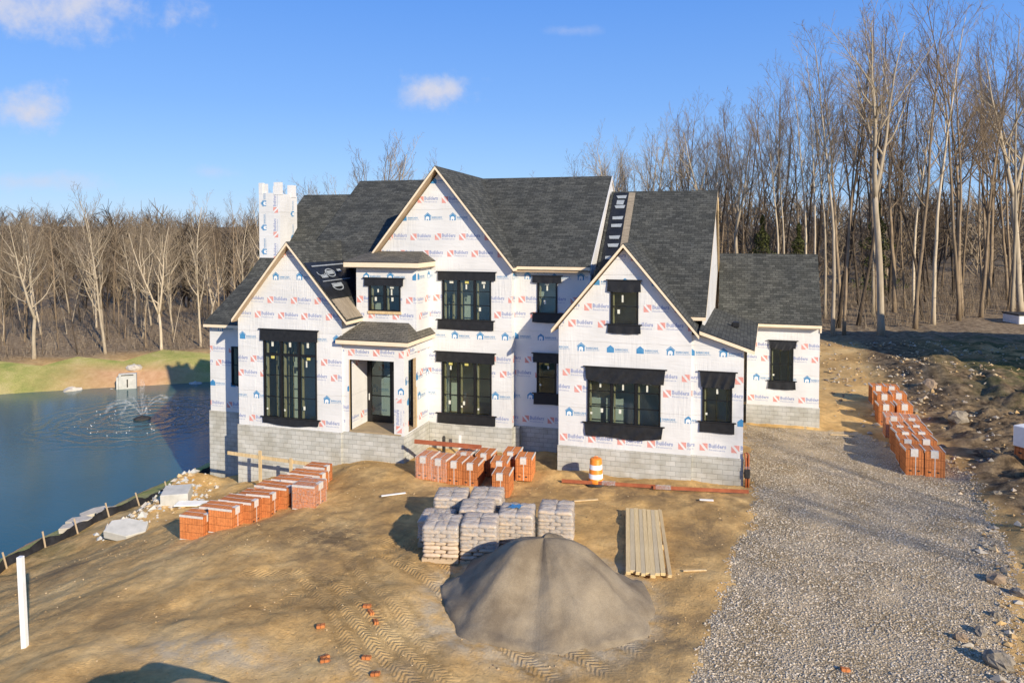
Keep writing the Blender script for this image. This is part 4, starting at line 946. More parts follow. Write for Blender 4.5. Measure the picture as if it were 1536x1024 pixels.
# chimney chase with its unfinished top
ch = MB()
cx0, cx1, cy0, cy1, ct = -24.5, -23.2, 5.0, 6.5, 11.95
wall('chimney_front', 'y', cy0, rect(cx0, cx1, 5.5, ct), vertical=[('B', cx0+.46, 6.05, 1.3), ('R', cx1-.12, 5.6, 1.32)])
wall('chimney_side', 'x', cx1, rect(cy0+.142, cy1, 5.5, ct-.05), vertical=[('B', cy1-.15, 5.5, 1.3)])
wall('chimney_side', 'x', cx0, rect(cy0+.142, cy1, 5.5, ct), flip=-1, logos=False)
wall('chimney_back', 'y', cy1+.001, rect(cx0, cx1, 5.5, ct-.1), logos=False)
for a, b, e, f, z0_, z1_ in ((cx0, cx0+.24, cy0-.01, cy0+.2, 11.9, 12.5), (cx0+.27, cx0+.42, cy0+.1, cy0+.25, 11.8, 12.45), (cx1-.36, cx1+.02, cy0-.02, cy0+.26, 11.85, 12.52), (cx1-.22, cx1+.03, cy1-.45, cy1+.02, 11.75, 12.42), (cx0, cx0+.2, cy1-.2, cy1, 11.8, 12.4)):
    solid('chimney_post', M['wrap'], (a, b, e, f, z0_, z1_))
# waste vents and meter pipes stay with the wall they rise from

# ------------------------------------------------------------------ brick cubes
def cube_meshes(v):
    rn = random.Random(100+v); mb = MB(); hx, hy, H = .475, .325, 1.0
    n = 10; wd = 2*hx/n
    for i in range(n):
        dy = rn.uniform(-.006, .006); dz = rn.uniform(-.006, .006)
        mb.bbox(-hx+i*wd, -hx+(i+1)*wd-.003, -hy+dy, hy+dy, .0, H+dz, .008, 0)
    for y in (-.17, .1):                                            # fork slots as dark plates, the hollow's shade put in the colour
        mb.box(hx-.02, hx+.003, y-.045, y+.045, .16, .215, 1)
    body = mb.mesh('bricks', [M['brick'], M['rubber']])
    b = MB()
    b.box(-hx-.005, hx+.005, -hy-.016, -hy-.008, H-.07, H+.012); b.box(-hx-.005, hx+.005, -hy-.008, -hy+.018, H+.008, H+.013)
    edge = b.mesh('edge_board', M['card'])
    b = MB(); b.box(-hx, hx, -hy-.016, -hy-.008, -.005, .035); base = b.mesh('base_board', M['card'])
    b = MB(); b.box(hx+.002, hx+.007, -.012, .012, .02, H+.012); b.box(-hx, hx+.007, -.012, .012, H+.012, H+.016); strap = b.mesh('strap', M['card'])
    b = MB()
    t = rn.uniform(-.06, .06)
    b.box(hx+.008, hx+.012, t-.13, t+.12, H-.26, H+.02); b.box(hx-.14, hx+.012, t-.13, t+.12, H+.02, H+.024)
    tagm = b.mesh('paper_tag', M['card'])
    return body, edge, base, strap, tagm
CM = [cube_meshes(i) for i in range(4)]
def film_mesh():
    mb = MB(); mb.bbox(-.50, .50, -.36, .36, .03, 1.035, .03); me = mb.mesh('clear_film', M['film']); return me
FILM = film_mesh()
def brick_cube(x, y, rz, label, group, wrapped=False, z=None, tilt=0, v=None, tags=True):
    v = random.randrange(4) if v is None else v
    o = empty('brick_cube', (x, y, (min(gz(x, y), gz(x+.3, y), gz(x, y+.3), gz(x-.3, y)) if z is None else z) - .01), rz + random.uniform(-.035, .035))
    o.rotation_euler[1] = tilt
    tag(o, label, 'brick cube', group)
    body, edge, base, strap, tg = CM[v]
    link('bricks', body, o); link('edge_board', edge, o); e2 = link('edge_board', edge, o, rot=(0, 0, math.pi)); link('base_board', base, o); link('strap', strap, o)
    if tags: link('paper_tag', tg, o)
    if wrapped: link('clear_film', FILM, o)
    return o
ORD = ['nearest', 'second', 'third', 'fourth', 'fifth', 'sixth', 'seventh', 'eighth']
RZL = .03; uL = Vector((.39, .92)).normalized()
for k in range(6):
    p = Vector((-16.93, -7.94)) + uL*.73*k
    brick_cube(p.x, p.y, RZL, ('%s brick cube%s in the outer row of the left double stack' % (ORD[k], ' from the pond end' if k else ' to the pond')), 'brick cubes in the double stack on the left').scale = (1, 1, .86)
for k in range(8):
    p = Vector((-17.95, -8.16)) + uL*.73*k
    brick_cube(p.x, p.y, RZL, ('%s brick cube%s in the inner row of the left double stack' % (ORD[k], ' from the pond end' if k else ' to the pond')), 'brick cubes in the double stack on the left').scale = (1, 1, .86)
p = Vector((-14.85, -5.9))
o = brick_cube(p.x, p.y, RZL, 'brick cube under clear film at the porch end of the left stack', 'brick cubes in the double stack on the left', True)
o.scale = (.95, 1.35, .88)
MIDL = [
    (-11.62, -2.35, 0, True, 'film wrapped brick cube at the left front corner of the middle cluster'),
    (-10.98, -2.33, 0, True, 'film wrapped brick cube beside the corner one in the middle cluster'),
    (-10.34, -2.30, 0, False, 'unwrapped brick cube touching the film wrapped pair in the middle cluster'),
    (-9.70, -2.26, .02, False, 'front brick cube left of the dark gap in the middle cluster'),
    (-8.72, -1.75, .10, False, 'slightly turned brick cube behind the dark gap in the middle cluster'),
    (-8.28, -2.92, .12, False, 'brick cube standing forward alone, closest to the bag pallets'),
    (-7.85, -1.2, .10, False, 'brick cube at the right end of the middle cluster'),
    (-10.35, -1.15, 0, True, 'film wrapped brick cube in the back of the middle cluster under the steel beam'),
    (-9.55, -1.08, .03, False, 'brick cube in the back of the middle cluster right of the steel beam end'),
    (-8.55, -.62, .08, False, 'rearmost brick cube of the middle cluster, nearest the recessed wall')]
for x, y, r, wr, lab in MIDL: brick_cube(x, y, -math.pi/2+r, lab, 'brick cubes in the middle cluster', wr).scale = (1, 1, .9)
RT_Y = (3.95, 5.3, 6.7, 8.0, 9.5, 12.0, 13.7, 15.8)
far_names = ['at the near end', 'second from the near end', 'third from the near end', 'fourth from the near end', 'fourth from the far end', 'third from the far end', 'second from the far end', 'at the far end']
for k, y in enumerate(RT_Y):
    x = np.interp(y, [3.9, 16], [7.28, 8.0])
    for s, side in ((0, 'driveway side'), (1, 'rubble side')):
        o = brick_cube(x+.74*s+random.uniform(-.08, .08), y+random.uniform(-.12, .12)+.1*s, -math.pi/2+random.uniform(-.06, .06), 'brick cube on the %s of the gravel edge row, %s' % (side, far_names[k]), 'brick cubes in the row along the gravel', k == 4)
        o.scale = (1.0, 1.12, 1.05)
# a cube cut by the right edge of the view, with a white cover sheet
o = brick_cube(11.95, 4.6, -math.pi/2-.9, 'brick cube under a white cover sheet standing in the rubble at the right', 'brick cubes in the rubble', tags=False)
o.scale = (1.3, 1.5, 1.25)
mb = MB(); mb.bbox(-.505, .505, -.355, .355, .38, 1.05, .02); mb.build('cover_sheet', M['pvc'], o)

# ------------------------------------------------------------------ pallets of bagged mortar
def pillow(wx, wy, wz):
    mb = MB(); nu, nv = 10, 8; top = []; rn = random.Random(int(wx*1000+wy*77))
    vs_ = []; idx = {}
    for sgn in (1, -1):
        for j in range(nv+1):
            for i in range(nu+1):
                u, v = i/nu*2-1, j/nv*2-1
                e = (1-abs(u)**5)*(1-abs(v)**4)
                z = sgn*wz/2*(max(e, 0)**.38)*(1+.05*math.sin(u*5+v*3*sgn))
                k = (i, j, sgn if 0 < i < nu and 0 < j < nv else 0)
                if k not in idx: idx[k] = len(vs_); vs_.append((u*wx/2*(1-.03*v*v), v*wy/2*(1-.04*u*u), z+wz/2))
    def V(i, j, sgn): return idx[(i, j, sgn if 0 < i < nu and 0 < j < nv else 0)]
    fs = []
    for sgn in (1, -1):
        for j in range(nv):
            for i in range(nu):
                q = [V(i, j, sgn), V(i+1, j, sgn), V(i+1, j+1, sgn), V(i, j+1, sgn)]; fs.append(q if sgn > 0 else q[::-1])
    mb.raw(vs_, fs, 0, True); return mb.mesh('mortar_bag', M['bag'])
BAG = pillow(.545, .375, .135)
def hood_mesh(seed, h, low):
    """milky film hood sagging over the top of the pile"""
    rn = random.Random(seed); n = 20; vs_ = []; R_ = .55
    prof = [(0, h+.015), (.35, h+.02), (.7, h+.012), (.93, h-.005), (1.0, h-.05), (1.03, h-.16), (1.02, h-low*.6), (1.04, h-low)]
    for r, z in prof:
        for j in range(4*n):
            t = 2*math.pi*j/(4*n); c, s = math.cos(t), math.sin(t); q = max(abs(c), abs(s)); q = q**.9
            rr = r*R_/q if r > 0 else 0
            vs_.append((rr*c + .006*math.sin(j*1.7+seed+z*20), rr*s*.98 + .006*math.cos(j*2.3+z*17), z + .012*math.sin(j*.9+seed)*(r > .3) + (.02*math.sin(5*c*r+seed)*math.sin(4*s*r) if r < 1 else 0)))
    fs = [(i*4*n+j, i*4*n+(j+1) % (4*n), (i+1)*4*n+(j+1) % (4*n), (i+1)*4*n+j) for i in range(len(prof)-1) for j in range(4*n)]
    mb = MB(); mb.raw(vs_, fs, 0, True); return mb.mesh('film_hood', M['film2'])
def bag_pallet(x, y, rz, layers, label, low=.45, seed=0, extra=.3):
    z = gz(x, y)-.01
    o = tag(empty('mortar_pallet', (x, y, z), rz), label, 'mortar pallet', 'pallets of bagged mortar under film')
    mb = MB()
    for k in range(6): mb.box(-.55+k*.187, -.55+k*.187+.15, -.55, .55, .11, .135)
    for yy in (-.55, -.05, .45): mb.box(-.55, .55, yy, yy+.1, .0, .11)
    mb.build('wooden_pallet', M['pallet'], o)
    zz = .135; rn = random.Random(seed)
    for l in range(layers):
        if l % 2 == 0: sp = [((i-.5)*.54, (j-1)*.365, 0) for i in range(2) for j in range(3)]
        else: sp = [((i-1)*.365, (j-.5)*.54, math.pi/2) for i in range(3) for j in range(2)]
        for a, b, r in sp: link('mortar_bag', BAG, o, (a+rn.uniform(-.015, .015), b+rn.uniform(-.015, .015), zz), (rn.uniform(-.03, .03), rn.uniform(-.03, .03), r+rn.uniform(-.05, .05)))
        zz += .118
    link('film_hood', hood_mesh(seed, zz+.03, low+extra), o)
    return o
BP = [(-8.02, -9.05, .20, 8, 'mortar pallet nearest the viewer at the left front corner of the group', .17), (-6.92, -8.78, .20, 9, 'mortar pallet in the front row half shaded by the sand pile', .42),
      (-8.62, -7.98, .20, 6, 'low mortar pallet tucked behind the left front one', .3), (-7.42, -7.55, .22, 9, 'mortar pallet in the middle of the left block of pallets', .5),
      (-8.62, -6.72, .22, 9, 'mortar pallet at the rear left corner of the group', .55), (-7.5, -6.35, .18, 9, 'mortar pallet at the rear of the group beside the bricks', .6),
      (-6.05, -7.75, .16, 9, 'mortar pallet with loose blue printed film on top', .62), (-4.95, -7.05, .14, 9, 'mortar pallet at the right end of the group behind the sand', .55)]
for k, (x, y, r, n, lab, low) in enumerate(BP):
    o = bag_pallet(x-.27, y-.05, r, n, lab, low, k)
    if k == 6:
        bl = MB(); hh = .135+9*.118+.065
        nu = 8; vs_ = [(-.28+.36*i/nu+.1*j/nu, -.12+.3*j/nu, hh+.015+.02*math.sin(i*1.3+j)) for j in range(nu+1) for i in range(nu+1)]
        bl.raw(vs_, [(j*9+i, j*9+i+1, j*9+i+10, j*9+i+9) for j in range(nu) for i in range(nu)], 0, True); bl.build('printed_sheet', [M['blue']], o)

# ------------------------------------------------------------------ sand pile
def heap(name, cx, cy, rx, ry, h, rot, seed, mat, top=.12, conc=1.0, crest=0.0):
    n_r, n_t = 46, 96; t = np.linspace(0, 2*np.pi, n_t, endpoint=False); rr = np.linspace(0, 1.06, n_r)
    Rr, Tt = np.meshgrid(rr, t, indexing='ij')
    edge = 1 + .09*np.sin(2*Tt+seed) + .06*np.sin(3*Tt+1.3*seed) + .04*np.sin(7*Tt) + .10*fbm(np.cos(Tt)*2.2, np.sin(Tt)*2.2, seed, 4, 2.0)
    x = Rr*edge*rx*np.cos(Tt); y = Rr*edge*ry*np.sin(Tt)
    x_ = np.abs(Rr*np.cos(Tt)); x_ = np.maximum(x_-crest*np.exp(-(x_*1.2)**2), 0); Rc = np.where(crest > 0, np.sqrt(x_**2+(Rr*np.sin(Tt))**2), Rr); Rc = Rc + (Rr-Rc)*sstep(.5, 1, Rr); e_ = top*.25; prof = (np.sqrt(1+e_)-np.sqrt(Rc**2+e_))/(np.sqrt(1+e_)-np.sqrt(e_)); prof = np.sign(prof)*np.abs(prof)**conc
    ridge = .07*np.sin(3*Tt+seed*2)*np.sin(np.pi*np.clip(Rr, 0, 1)) + .05*np.sin(5*Tt+seed)*np.sin(np.pi*np.clip(Rr, 0, 1))
    z = h*(prof + ridge) + .10*np.exp(-((Rr-.95)/.12)**2)*np.clip(.5+2*fbm(x, y, seed+9, 3, 2.5), 0, 1)
    z += .07*fbm(x, y, seed, 4, 1.6)*np.clip(Rr*3, 0, 1) + .015*fbm(x*np.cos(Tt*6), y, seed+4, 3, 6)
    c, s = np.cos(rot), np.sin(rot); wx = cx + x*c-y*s; wy = cy + x*s+y*c
    g = height(wx, wy); g0 = gz(cx, cy)
    zz = np.where(Rr > 1.0, g-g0-.12, z + (g-g0)*np.clip(Rr, 0, 1))
    Vv = np.stack([(wx-cx).ravel(), (wy-cy).ravel(), zz.ravel()], 1)
    i, j = np.meshgrid(np.arange(n_r-1), np.arange(n_t), indexing='ij'); a = (i*n_t+j).ravel(); b = (i*n_t+(j+1) % n_t).ravel()
    Fq_ = np.stack([a, b + n_t*0, b+n_t, a+n_t], 1)[:, ::-1]
    return link(name, np_mesh(name, Vv, Fq_, mat), loc=(cx, cy, g0))
tag(heap('sand_pile', -4.8, -10.5, 2.62, 2.95, 1.6, .34, 2, M['sand'], .1, 1.13, .2), 'smooth cone of grey mason sand in front of the mortar pallets', 'sand pile')

# ------------------------------------------------------------------ lumber pile
d = Vector((.66, -4.95)).normalized(); wv = Vector((d.y, -d.x))*-1
if wv.x < 0: wv = -wv
labs = ['narrow board along the dark left edge of the lumber pile', 'grey board next to the left edge of the lumber pile', 'wide pale board in the left half of the lumber pile', 'board with a dark knotty streak in the lumber pile', 'tan board in the middle of the lumber pile', 'brownish board right of the middle in the lumber pile', 'silvery board in the right half of the lumber pile', 'board beside the separate pale one on the lumber pile', 'fresh pale board lying apart on the right edge of the lumber pile']
c0 = Vector((-3.44, -3.95)); off = 0; rzb = math.atan2(-d.x, d.y)+math.pi
wid = [.13, .14, .15, .12, .13, .14, .13, .14, .11]; mats_ = ['lumber', 'lumber3', 'lumber', 'lumber3', 'lumber', 'lumber', 'lumber3', 'lumber', 'lumber2']
zb_ = max(gz(-3, -5), gz(-2.6, -7), gz(-2.3, -8.5)) + .1
for kk in (.6, 2.5, 4.4):
    q = c0 + d*kk + wv*.6; mb = MB(); mb.bbox(-.6, .6, -.045, .045, -.25, 0, .005)
    o = mb.build('lumber_bearer', M['lumber'], None, (q.x, q.y, zb_), (0, 0, rzb)); tag(o, 'bearer timber lying under the lumber pile', 'bearer', 'bearers under the lumber pile')
for k in range(9):
    ln = 4.95 + random.uniform(-.12, .1); q = c0 + wv*(off+wid[k]/2) + d*(ln/2+random.uniform(-.06, .06)); off += wid[k]+.006+(.03 if k == 7 else 0)
    for lay in (0, 1):
        mb = MB(); mb.bbox(-wid[k]/2, wid[k]/2, -ln/2, ln/2, 0, .042, .004)
        o = mb.build('lumber_board', M[mats_[k] if lay else 'lumber'], None, (q.x, q.y, zb_+.002+.045*lay), (0, 0, rzb+random.uniform(-.004, .004)+(.012 if k == 8 else 0)))
        if lay: tag(o, labs[k], 'board', 'boards in the lumber pile')
        else: tag(o, 'board in the lower layer of the lumber pile', 'board', 'lower boards in the lumber pile')

# ------------------------------------------------------------------ traffic barrel
x, y = -5.0, -1.12
o = tag(empty('traffic_barrel', (x, y, gz(x, y)), .3), 'orange and white striped traffic barrel by the block foundation', 'traffic barrel')
prof = [(.285, .05), (.29, .06), (.29, .24), (.275, .25), (.275, .42), (.262, .43), (.262, .60), (.25, .61), (.25, .78), (.24, .79), (.235, .98), (.21, 1.02), (.1, 1.03), (.02, 1.03)]
mb = MB(); mb.lathe(prof, 28, 0, [0, 0, 0, 1, 1, 0, 0, 1, 1, 0, 0, 0, 0])
mb.build('barrel_body', [M['orange'], M['reflect']], o)
mb = MB(); mb.lathe([(.42, 0), (.43, .02), (.42, .05), (.29, .07), (.2, .07)], 16); mb.build('rubber_base', M['rubber'], o)
mb = MB(); mb.tube([(-.07, 0, 1.02), (-.06, 0, 1.09), (.06, 0, 1.09), (.07, 0, 1.02)], .014, 6); mb.build('handle', M['orange'], o)

# ------------------------------------------------------------------ steel lintels, post, batter board, pipes
def beam(name, a, b, hgt, wdt, mat, label, cat, extra=()):
    a, b = Vector(a), Vector(b); mid = (a+b)/2; L_ = (b-a).length
    o = empty(name, mid); o.rotation_euler = (b-a).to_track_quat('X', 'Z').to_euler(); tag(o, label, cat, 'primed steel lintels')
    mb = MB(); mb.box(-L_/2, L_/2, -wdt/2, wdt/2, 0, .014); mb.box(-L_/2, L_/2, -wdt/2, -wdt/2+.014, .014, hgt); mb.build('angle_bar', mat, o)
    for t, ln in extra:
        mb = MB(); mb.bbox(-L_/2+t*L_, -L_/2+t*L_+ln, -wdt/2-.012, wdt/2+.01, -.008, hgt+.012, .02); mb.build('film_sleeve', M['film2'], o)
    return o
beam('steel_lintel', (-6.3, -1.42, gz(-6.3, -1.42)+.05), (-2.6, -1.15, gz(-2.6, -1.15)+.06), .14, .12, M['steel'], 'rust red steel lintel on the ground beside the traffic barrel', 'steel lintel', ((.42, .55),))
beam('steel_lintel', (-2.75, -1.25, gz(-2.75, -1.25)+.06), (.75, -.78, gz(.75, -.78)+.06), .14, .12, M['steel'], 'rust red steel lintel on the ground reaching the right house corner', 'steel lintel', ((.02, .6),))
beam('steel_lintel', (-12.5, -1.62, 1.13), (-9.6, -1.5, 1.09), .18, .16, M['steel'], 'rust red steel lintel lying across the middle brick cubes', 'steel lintel')
x, y = -17.05, -15.65
mb = MB(); mb.bbox(-.065, .065, -.065, .065, -.3, 2.32, .008); o = mb.build('marker_post', M['pvc'], None, (x, y, gz(x, y)), (0, -.03, .2)); tag(o, 'white wrapped timber post standing alone at the left foreground', 'post')
o = tag(empty('batter_board', (-19.5, -2.2, gz(-19.5, -2.2))), 'timber rail nailed to posts in front of the left foundation', 'rail')
zz = -o.location.z
mb = MB(); mb.box(-1.75, 2.4, -.02, .02, .02+zz, .17+zz); r_ = mb.build('rail_board', M['jamb'], o); r_.rotation_euler = (0, .035, 0)
for xx, h1, h0 in ((-.02, .4, -1.6), (1.5, .2, -1.4)):
    mb = MB(); mb.box(xx-.07, xx+.07, -.07, -.022, h0+zz, h1+zz); mb.build('stake', M['jamb'], o)
# meter pipes on the right corner of the house
mp_ = empty('conduit_riser', (.66, -.02, gz(.66, -.02))); tag(mp_, 'cluster of orange conduits taped together at the right house corner', 'conduit')
for k, (a, b) in enumerate(((0, 0), (.1, .03), (.05, .1))):
    mb = MB(); mb.tube([(a, b, -.1), (a+.01, b, .5), (a, b, 1.0), (a-.02+.03*k, b+.02, 1.25), (a-.05, b+.05, 1.32)], .035, 8); mb.build('pipe', M['pipe'], mp_)
mb = MB(); mb.bbox(-.05, .17, -.06, .16, .72, .82, .03); mb.build('tape_band', M['film2'], mp_)
mb = MB(); mb.bbox(-.06, .16, -.07, .15, .35, .71, .04); mb.build('black_wrap', M['rubber'], mp_)
# vent pipe and stake by the porch foundation
mb = MB(); mb.tube([(0, 0, -.2), (0, 0, .62), (0, 0, .68)], [.075, .075, .05], 12); o = mb.build('vent_pipe', M['rubber'], None, (-12.35, 1.25, gz(-12.35, 1.25)+.1)); tag(o, 'short black vent pipe standing by the block wall right of the porch', 'pipe')
mb = MB(); mb.bbox(-.06, .06, -.02, .02, -.2, .9, .004); o = mb.build('grade_stake', M['pvc'], None, (-11.6, 1.3, gz(-11.6, 1.3)), (.05, .03, .1)); tag(o, 'pale upright stake leaning by the block wall behind the brick cubes', 'stake')

# ------------------------------------------------------------------ pond edge
def sheet_run(name, pts, hgt, mat, parent, lean=.12):
    mb = MB(); vs_ = []
    fine_ = []
    for a, b in zip(pts, pts[1:]):
        for k in range(8): fine_.append((a[0]+(b[0]-a[0])*k/8, a[1]+(b[1]-a[1])*k/8))
    fine_.append(pts[-1]); n = len(fine_)
    for s_ in (0, 1):
        for j in range(4):
            for i, (x, y) in enumerate(fine_):
                t = j/3; q = i % 8/8; sag = .13*math.sin(q*math.pi)*t
                vs_.append((x-lean*t+.05*math.sin(i*.9)*t+.012*s_, y, gz(x, y)-.08+hgt*t-sag+.03*math.sin(i*1.7)*t))
    for s_ in (0, 1):
        for j in range(3):
            for i in range(n-1):
                a = s_*4*n+j*n+i; f = (a, a+1, a+n+1, a+n); mb.raw([vs_[q] for q in f], [(0, 1, 2, 3) if s_ else (3, 2, 1, 0)], 0, False)
    o = mb.build(name, mat, parent); return o
SF = tag(empty('silt_fence', (0, 0, 0)), 'black fabric silt fence on stakes along the near pond bank', 'silt fence')
fp = [(-24.6, -14.5), (-25.3, -12.3), (-26.2, -10.2), (-27.0, -8.0), (-27.1, -6.2), (-27.1, -4.6), (-27.0, -3.0), (-26.9, -1.3), (-26.9, .6), (-26.9, 2.6), (-26.9, 4.8), (-26.8, 7.2), (-26.7, 10)]
sheet_run('fabric', fp, .48, M['fence'], SF)
for k, (x, y) in enumerate(fp):
    mb = MB(); mb.bbox(-.025, .025, -.025, .025, -.2, .68, .004); mb.build('stake', M['pallet'], SF, (x+.04, y, gz(x, y)), (random.uniform(-.1, .1), -.22+random.uniform(-.12, .1), 0))
def slab(name, outline, h, mat, loc, rz, label, cat, group=None, tiltx=0, tilty=0):
    mb = MB(); n = len(outline); b = .02
    mb.poly([(p[0]*.97, p[1]*.97, h) for p in outline]); mb.poly([(p[0], p[1], 0) for p in outline][::-1])
    for a, c in zip(outline, outline[1:]+outline[:1]):
        mb.poly([(a[0], a[1], 0), (c[0], c[1], 0), (c[0], c[1], h-b), (a[0], a[1], h-b)]); mb.poly([(a[0], a[1], h-b), (c[0], c[1], h-b), (c[0]*.97, c[1]*.97, h), (a[0]*.97, a[1]*.97, h)])
    return tag(mb.build(name, mat, None, loc, (tiltx, tilty, rz)), label, cat, group)
def zg(x, y, d=0): return (x, y, gz(x, y)+d)
slab('concrete_slab', [(-.75, -.3), (.2, -.5), (.8, -.15), (.7, .35), (-.1, .5), (-.7, .3)], .35, M['conc'], zg(-22.9, -6.2, .05), .35, 'broken pale concrete slab lying on the dirt left of the bricks', 'concrete slab', None, .35, .1)
slab('block_pallet', [(-.55, -.5), (.55, -.5), (.55, .5), (-.55, .5)], .5, M['conc'], zg(-22.9, -3.4, .0), .5, 'low pile of pale concrete blocks beside the sand mound', 'block pile', None, .1, 0)
slab('plastic_sheet', [(-.7, -.2), (.6, -.3), (.8, .1), (-.5, .25)], .06, M['pvc'], zg(-21.9, -3.7, .1), .7, 'crumpled white plastic sheet beside the inner row of bricks', 'plastic sheet', None, .1, .1)
for k, (x, y, sx, sy, lab) in enumerate(((-28.3, -3.3, .55, .3, 'flat white stone by the stake outside the silt fence'), (-27.75, -4.1, .6, .28, 'flat white stone beneath the first two, against the silt fence'), (-27.6, -2.5, .45, .28, 'broken white stone slab between two fence stakes'), (-29.3, -1.6, .65, .3, 'pale boulder at the water edge beyond the silt fence'))):
    slab('flat_stone', [(-sx, -sy*.6), (-.2*sx, -sy), (.8*sx, -.7*sy), (sx, .3*sy), (.3*sx, sy), (-.8*sx, .8*sy)], .22, M['stone'], zg(x, y, -.02), .4+k*.3, lab, 'stone', None, .06, -.05)
# culvert headwall and stones on the far bank
hw = tag(empty('culvert_headwall', (-51.5, 23.9, -4.35), math.atan2(.58, .81)), 'pale concrete culvert headwall at the far pond edge', 'headwall')
mb = MB(); mb.bbox(-.72, .72, -.12, .35, 0, 1.5, .03); mb.build('headwall_face', M['conc'], hw)
mb = MB(); mb.box(-.05, .05, -.16, -.121, .3, 1.0); mb.build('gauge_strip', M['rubber'], hw)
mb = MB(); mb.bbox(-.5, .5, -.16, -.121, 1.34, 1.42, .01); mb.build('lifting_slot', M['rubber'], hw)
mb = MB(); mb.bbox(-.9, -.73, -.1, .8, 0, 1.2, .02); mb.build('wing_wall', M['conc'], hw)
def rock_mesh(seed, flat=.6):
    rn = random.Random(seed); n_t, n_p = 9, 6; vs_ = [(0, 0, flat)]; 
    for i in range(1, n_p):
        ph = math.pi*i/n_p
        for j in range(n_t):
            t = 2*math.pi*(j+.5*(i % 2))/n_t; r = rn.uniform(.72, 1.12)
            vs_.append((r*math.sin(ph)*math.cos(t), r*math.sin(ph)*math.sin(t)*.8, flat*r*math.cos(ph)))
    vs_.append((0, 0, -flat)); mb = MB(); fs = []
    for j in range(n_t): fs.append((0, 1+j, 1+(j+1) % n_t))
    for i in range(n_p-2):
        for j in range(n_t): a = 1+i*n_t; fs.append((a+j, a+n_t+j, a+n_t+(j+1) % n_t, a+(j+1) % n_t))
    e = len(vs_)-1; a = 1+(n_p-2)*n_t
    for j in range(n_t): fs.append((e, a+(j+1) % n_t, a+j))
    mb.raw(vs_, fs, 0, False); return mb.mesh('rock', M['rock'] if seed % 3 else M['rock2'])
RM = [rock_mesh(i, random.uniform(.5, .8)) for i in range(9)]
WR = rock_mesh(31, .5); WR.materials[0] = M['stone']
for x, y, s, lab in ((-55.6, 21.9, .85, 'pale boulder at the left end of the bare bank patch'), (-53.3, 26.6, .75, 'pale boulder on top of the bare bank patch'), (-52.8, 23.4, .4, 'small pale boulder left of the culvert headwall'), (-47.2, 27.4, .75, 'pale boulder right of the culvert headwall on the far bank')):
    o = link('boulder', WR, None, zg(x, y, .15)); o.scale = (s, s*.8, s); o.rotation_euler = (0, 0, x); tag(o, lab, 'boulder')
# fountain
ft = tag(empty('fountain', (-42.2, 15.5, POND_Z)), 'small pond fountain throwing thin white jets', 'fountain')
mb = MB(); mb.lathe([(.55, -.05), (.6, .05), (.45, .14), (.12, .18), (.06, .3), (.02, .3)], 16); mb.build('float', M['rubber'], ft)
m, nt, b = nt_new('water_spray'); b.inputs['Base Color'].default_value = (.9, .93, .96, 1); b.inputs['Roughness'].default_value = .4
n = noise(nt, 5, 5, .75, objco(nt)); r = ramp(nt, [(.42, .0), (.8, .22)]); L(nt, n, 0, r, 0); L(nt, r, 0, b, 'Alpha'); M['spray'] = m
for k in range(9):
    a = k*2*math.pi/9; rad = 3.0; hh = 1.35; pts = []; rr = []
    for i in range(9):
        t = i/8*.85; pts.append((math.cos(a)*rad*t, math.sin(a)*rad*t, .25+hh*4*t*(1-t)*.9)); rr.append(.03+.11*t)
    mb = MB(); mb.tube(pts, rr, 7); mb.build('water_jet', M['spray'], ft)
mb = MB(); mb.tube([(0, 0, .25), (.02, 0, 1.5), (.05, .02, 2.6), (.05, 0, 3.0)], [.05, .12, .22, .1], 9); mb.build('water_jet', M['spray'], ft)
# splash ring where the jets land: many tiny drops counted as one mass
mb = MB(); rn = random.Random(4)
for k in range(60):
    a = rn.uniform(0, 6.28); rad = rn.gauss(3.6, .8); x, y = math.cos(a)*rad, math.sin(a)*rad; s = rn.uniform(.012, .035)
    mb.raw([(x-s*2, y, .0), (x, y-s, 0), (x+s*2, y, 0), (x, y+s, 0), (x, y, s*1.6)], [(0, 1, 4), (1, 2, 4), (2, 3, 4), (3, 0, 4)])
tag(mb.build('splash', M['pvc'], None, (-42.2, 15.5, POND_Z+.01)), kind='stuff')

# ------------------------------------------------------------------ rocks on the right, debris in front
big = [(5.5, -9.75, .16, 'grey wedge shaped rock casting a long shadow on the gravel edge'), (6.05, -9.3, .19, 'tan upright rock beside the wedge shaped one at the gravel edge'), (6.0, -10.75, .34, 'largest pale angular rock near the bottom right corner'), (7.35, -6.1, .30, 'rounded grey rock at the right edge above the rubble shadow'), (7.7, -6.7, .24, 'rounded rock just below the grey one at the right edge'), (10.9, 11.2, .5, 'dark boulder half buried in the rubble right of the brick row'), (11.3, 18.5, .55, 'big boulder in the rubble beyond the far brick cubes')]
for k, (x, y, s, lab) in enumerate(big):
    o = link('rock', RM[k % 9], None, zg(x, y, s*.3), (random.uniform(-.3, .3), random.uniform(-.3, .3), k*1.3)); o.scale = (s*1.1, s, s); tag(o, lab, 'rock')
rn = random.Random(77); k = 0
while k < 64:
    x, y = rn.uniform(5, 17), rn.uniform(-12, 30); l_, r_ = driveway_edges(np.array([y]))
    if x < r_[0]-.6 or any(abs(x-q[0]) < .5 and abs(y-q[1]) < .5 for q in big) or (6.6 < x < 9.2 and 3 < y < 17): continue
    s = rn.uniform(.06, .17)*(1 if y < 6 else 1.3); o = link('rock', RM[rn.randrange(9)], None, zg(x, y, s*.2), (rn.uniform(-.5, .5), rn.uniform(-.5, .5), rn.uniform(0, 6))); o.scale = (s*rn.uniform(.9, 1.4), s, s*rn.uniform(.7, 1.1))
    tag(o, 'rough fist to head sized rock among the rubble right of the gravel', 'rock', 'rocks strewn over the rubble'); k += 1
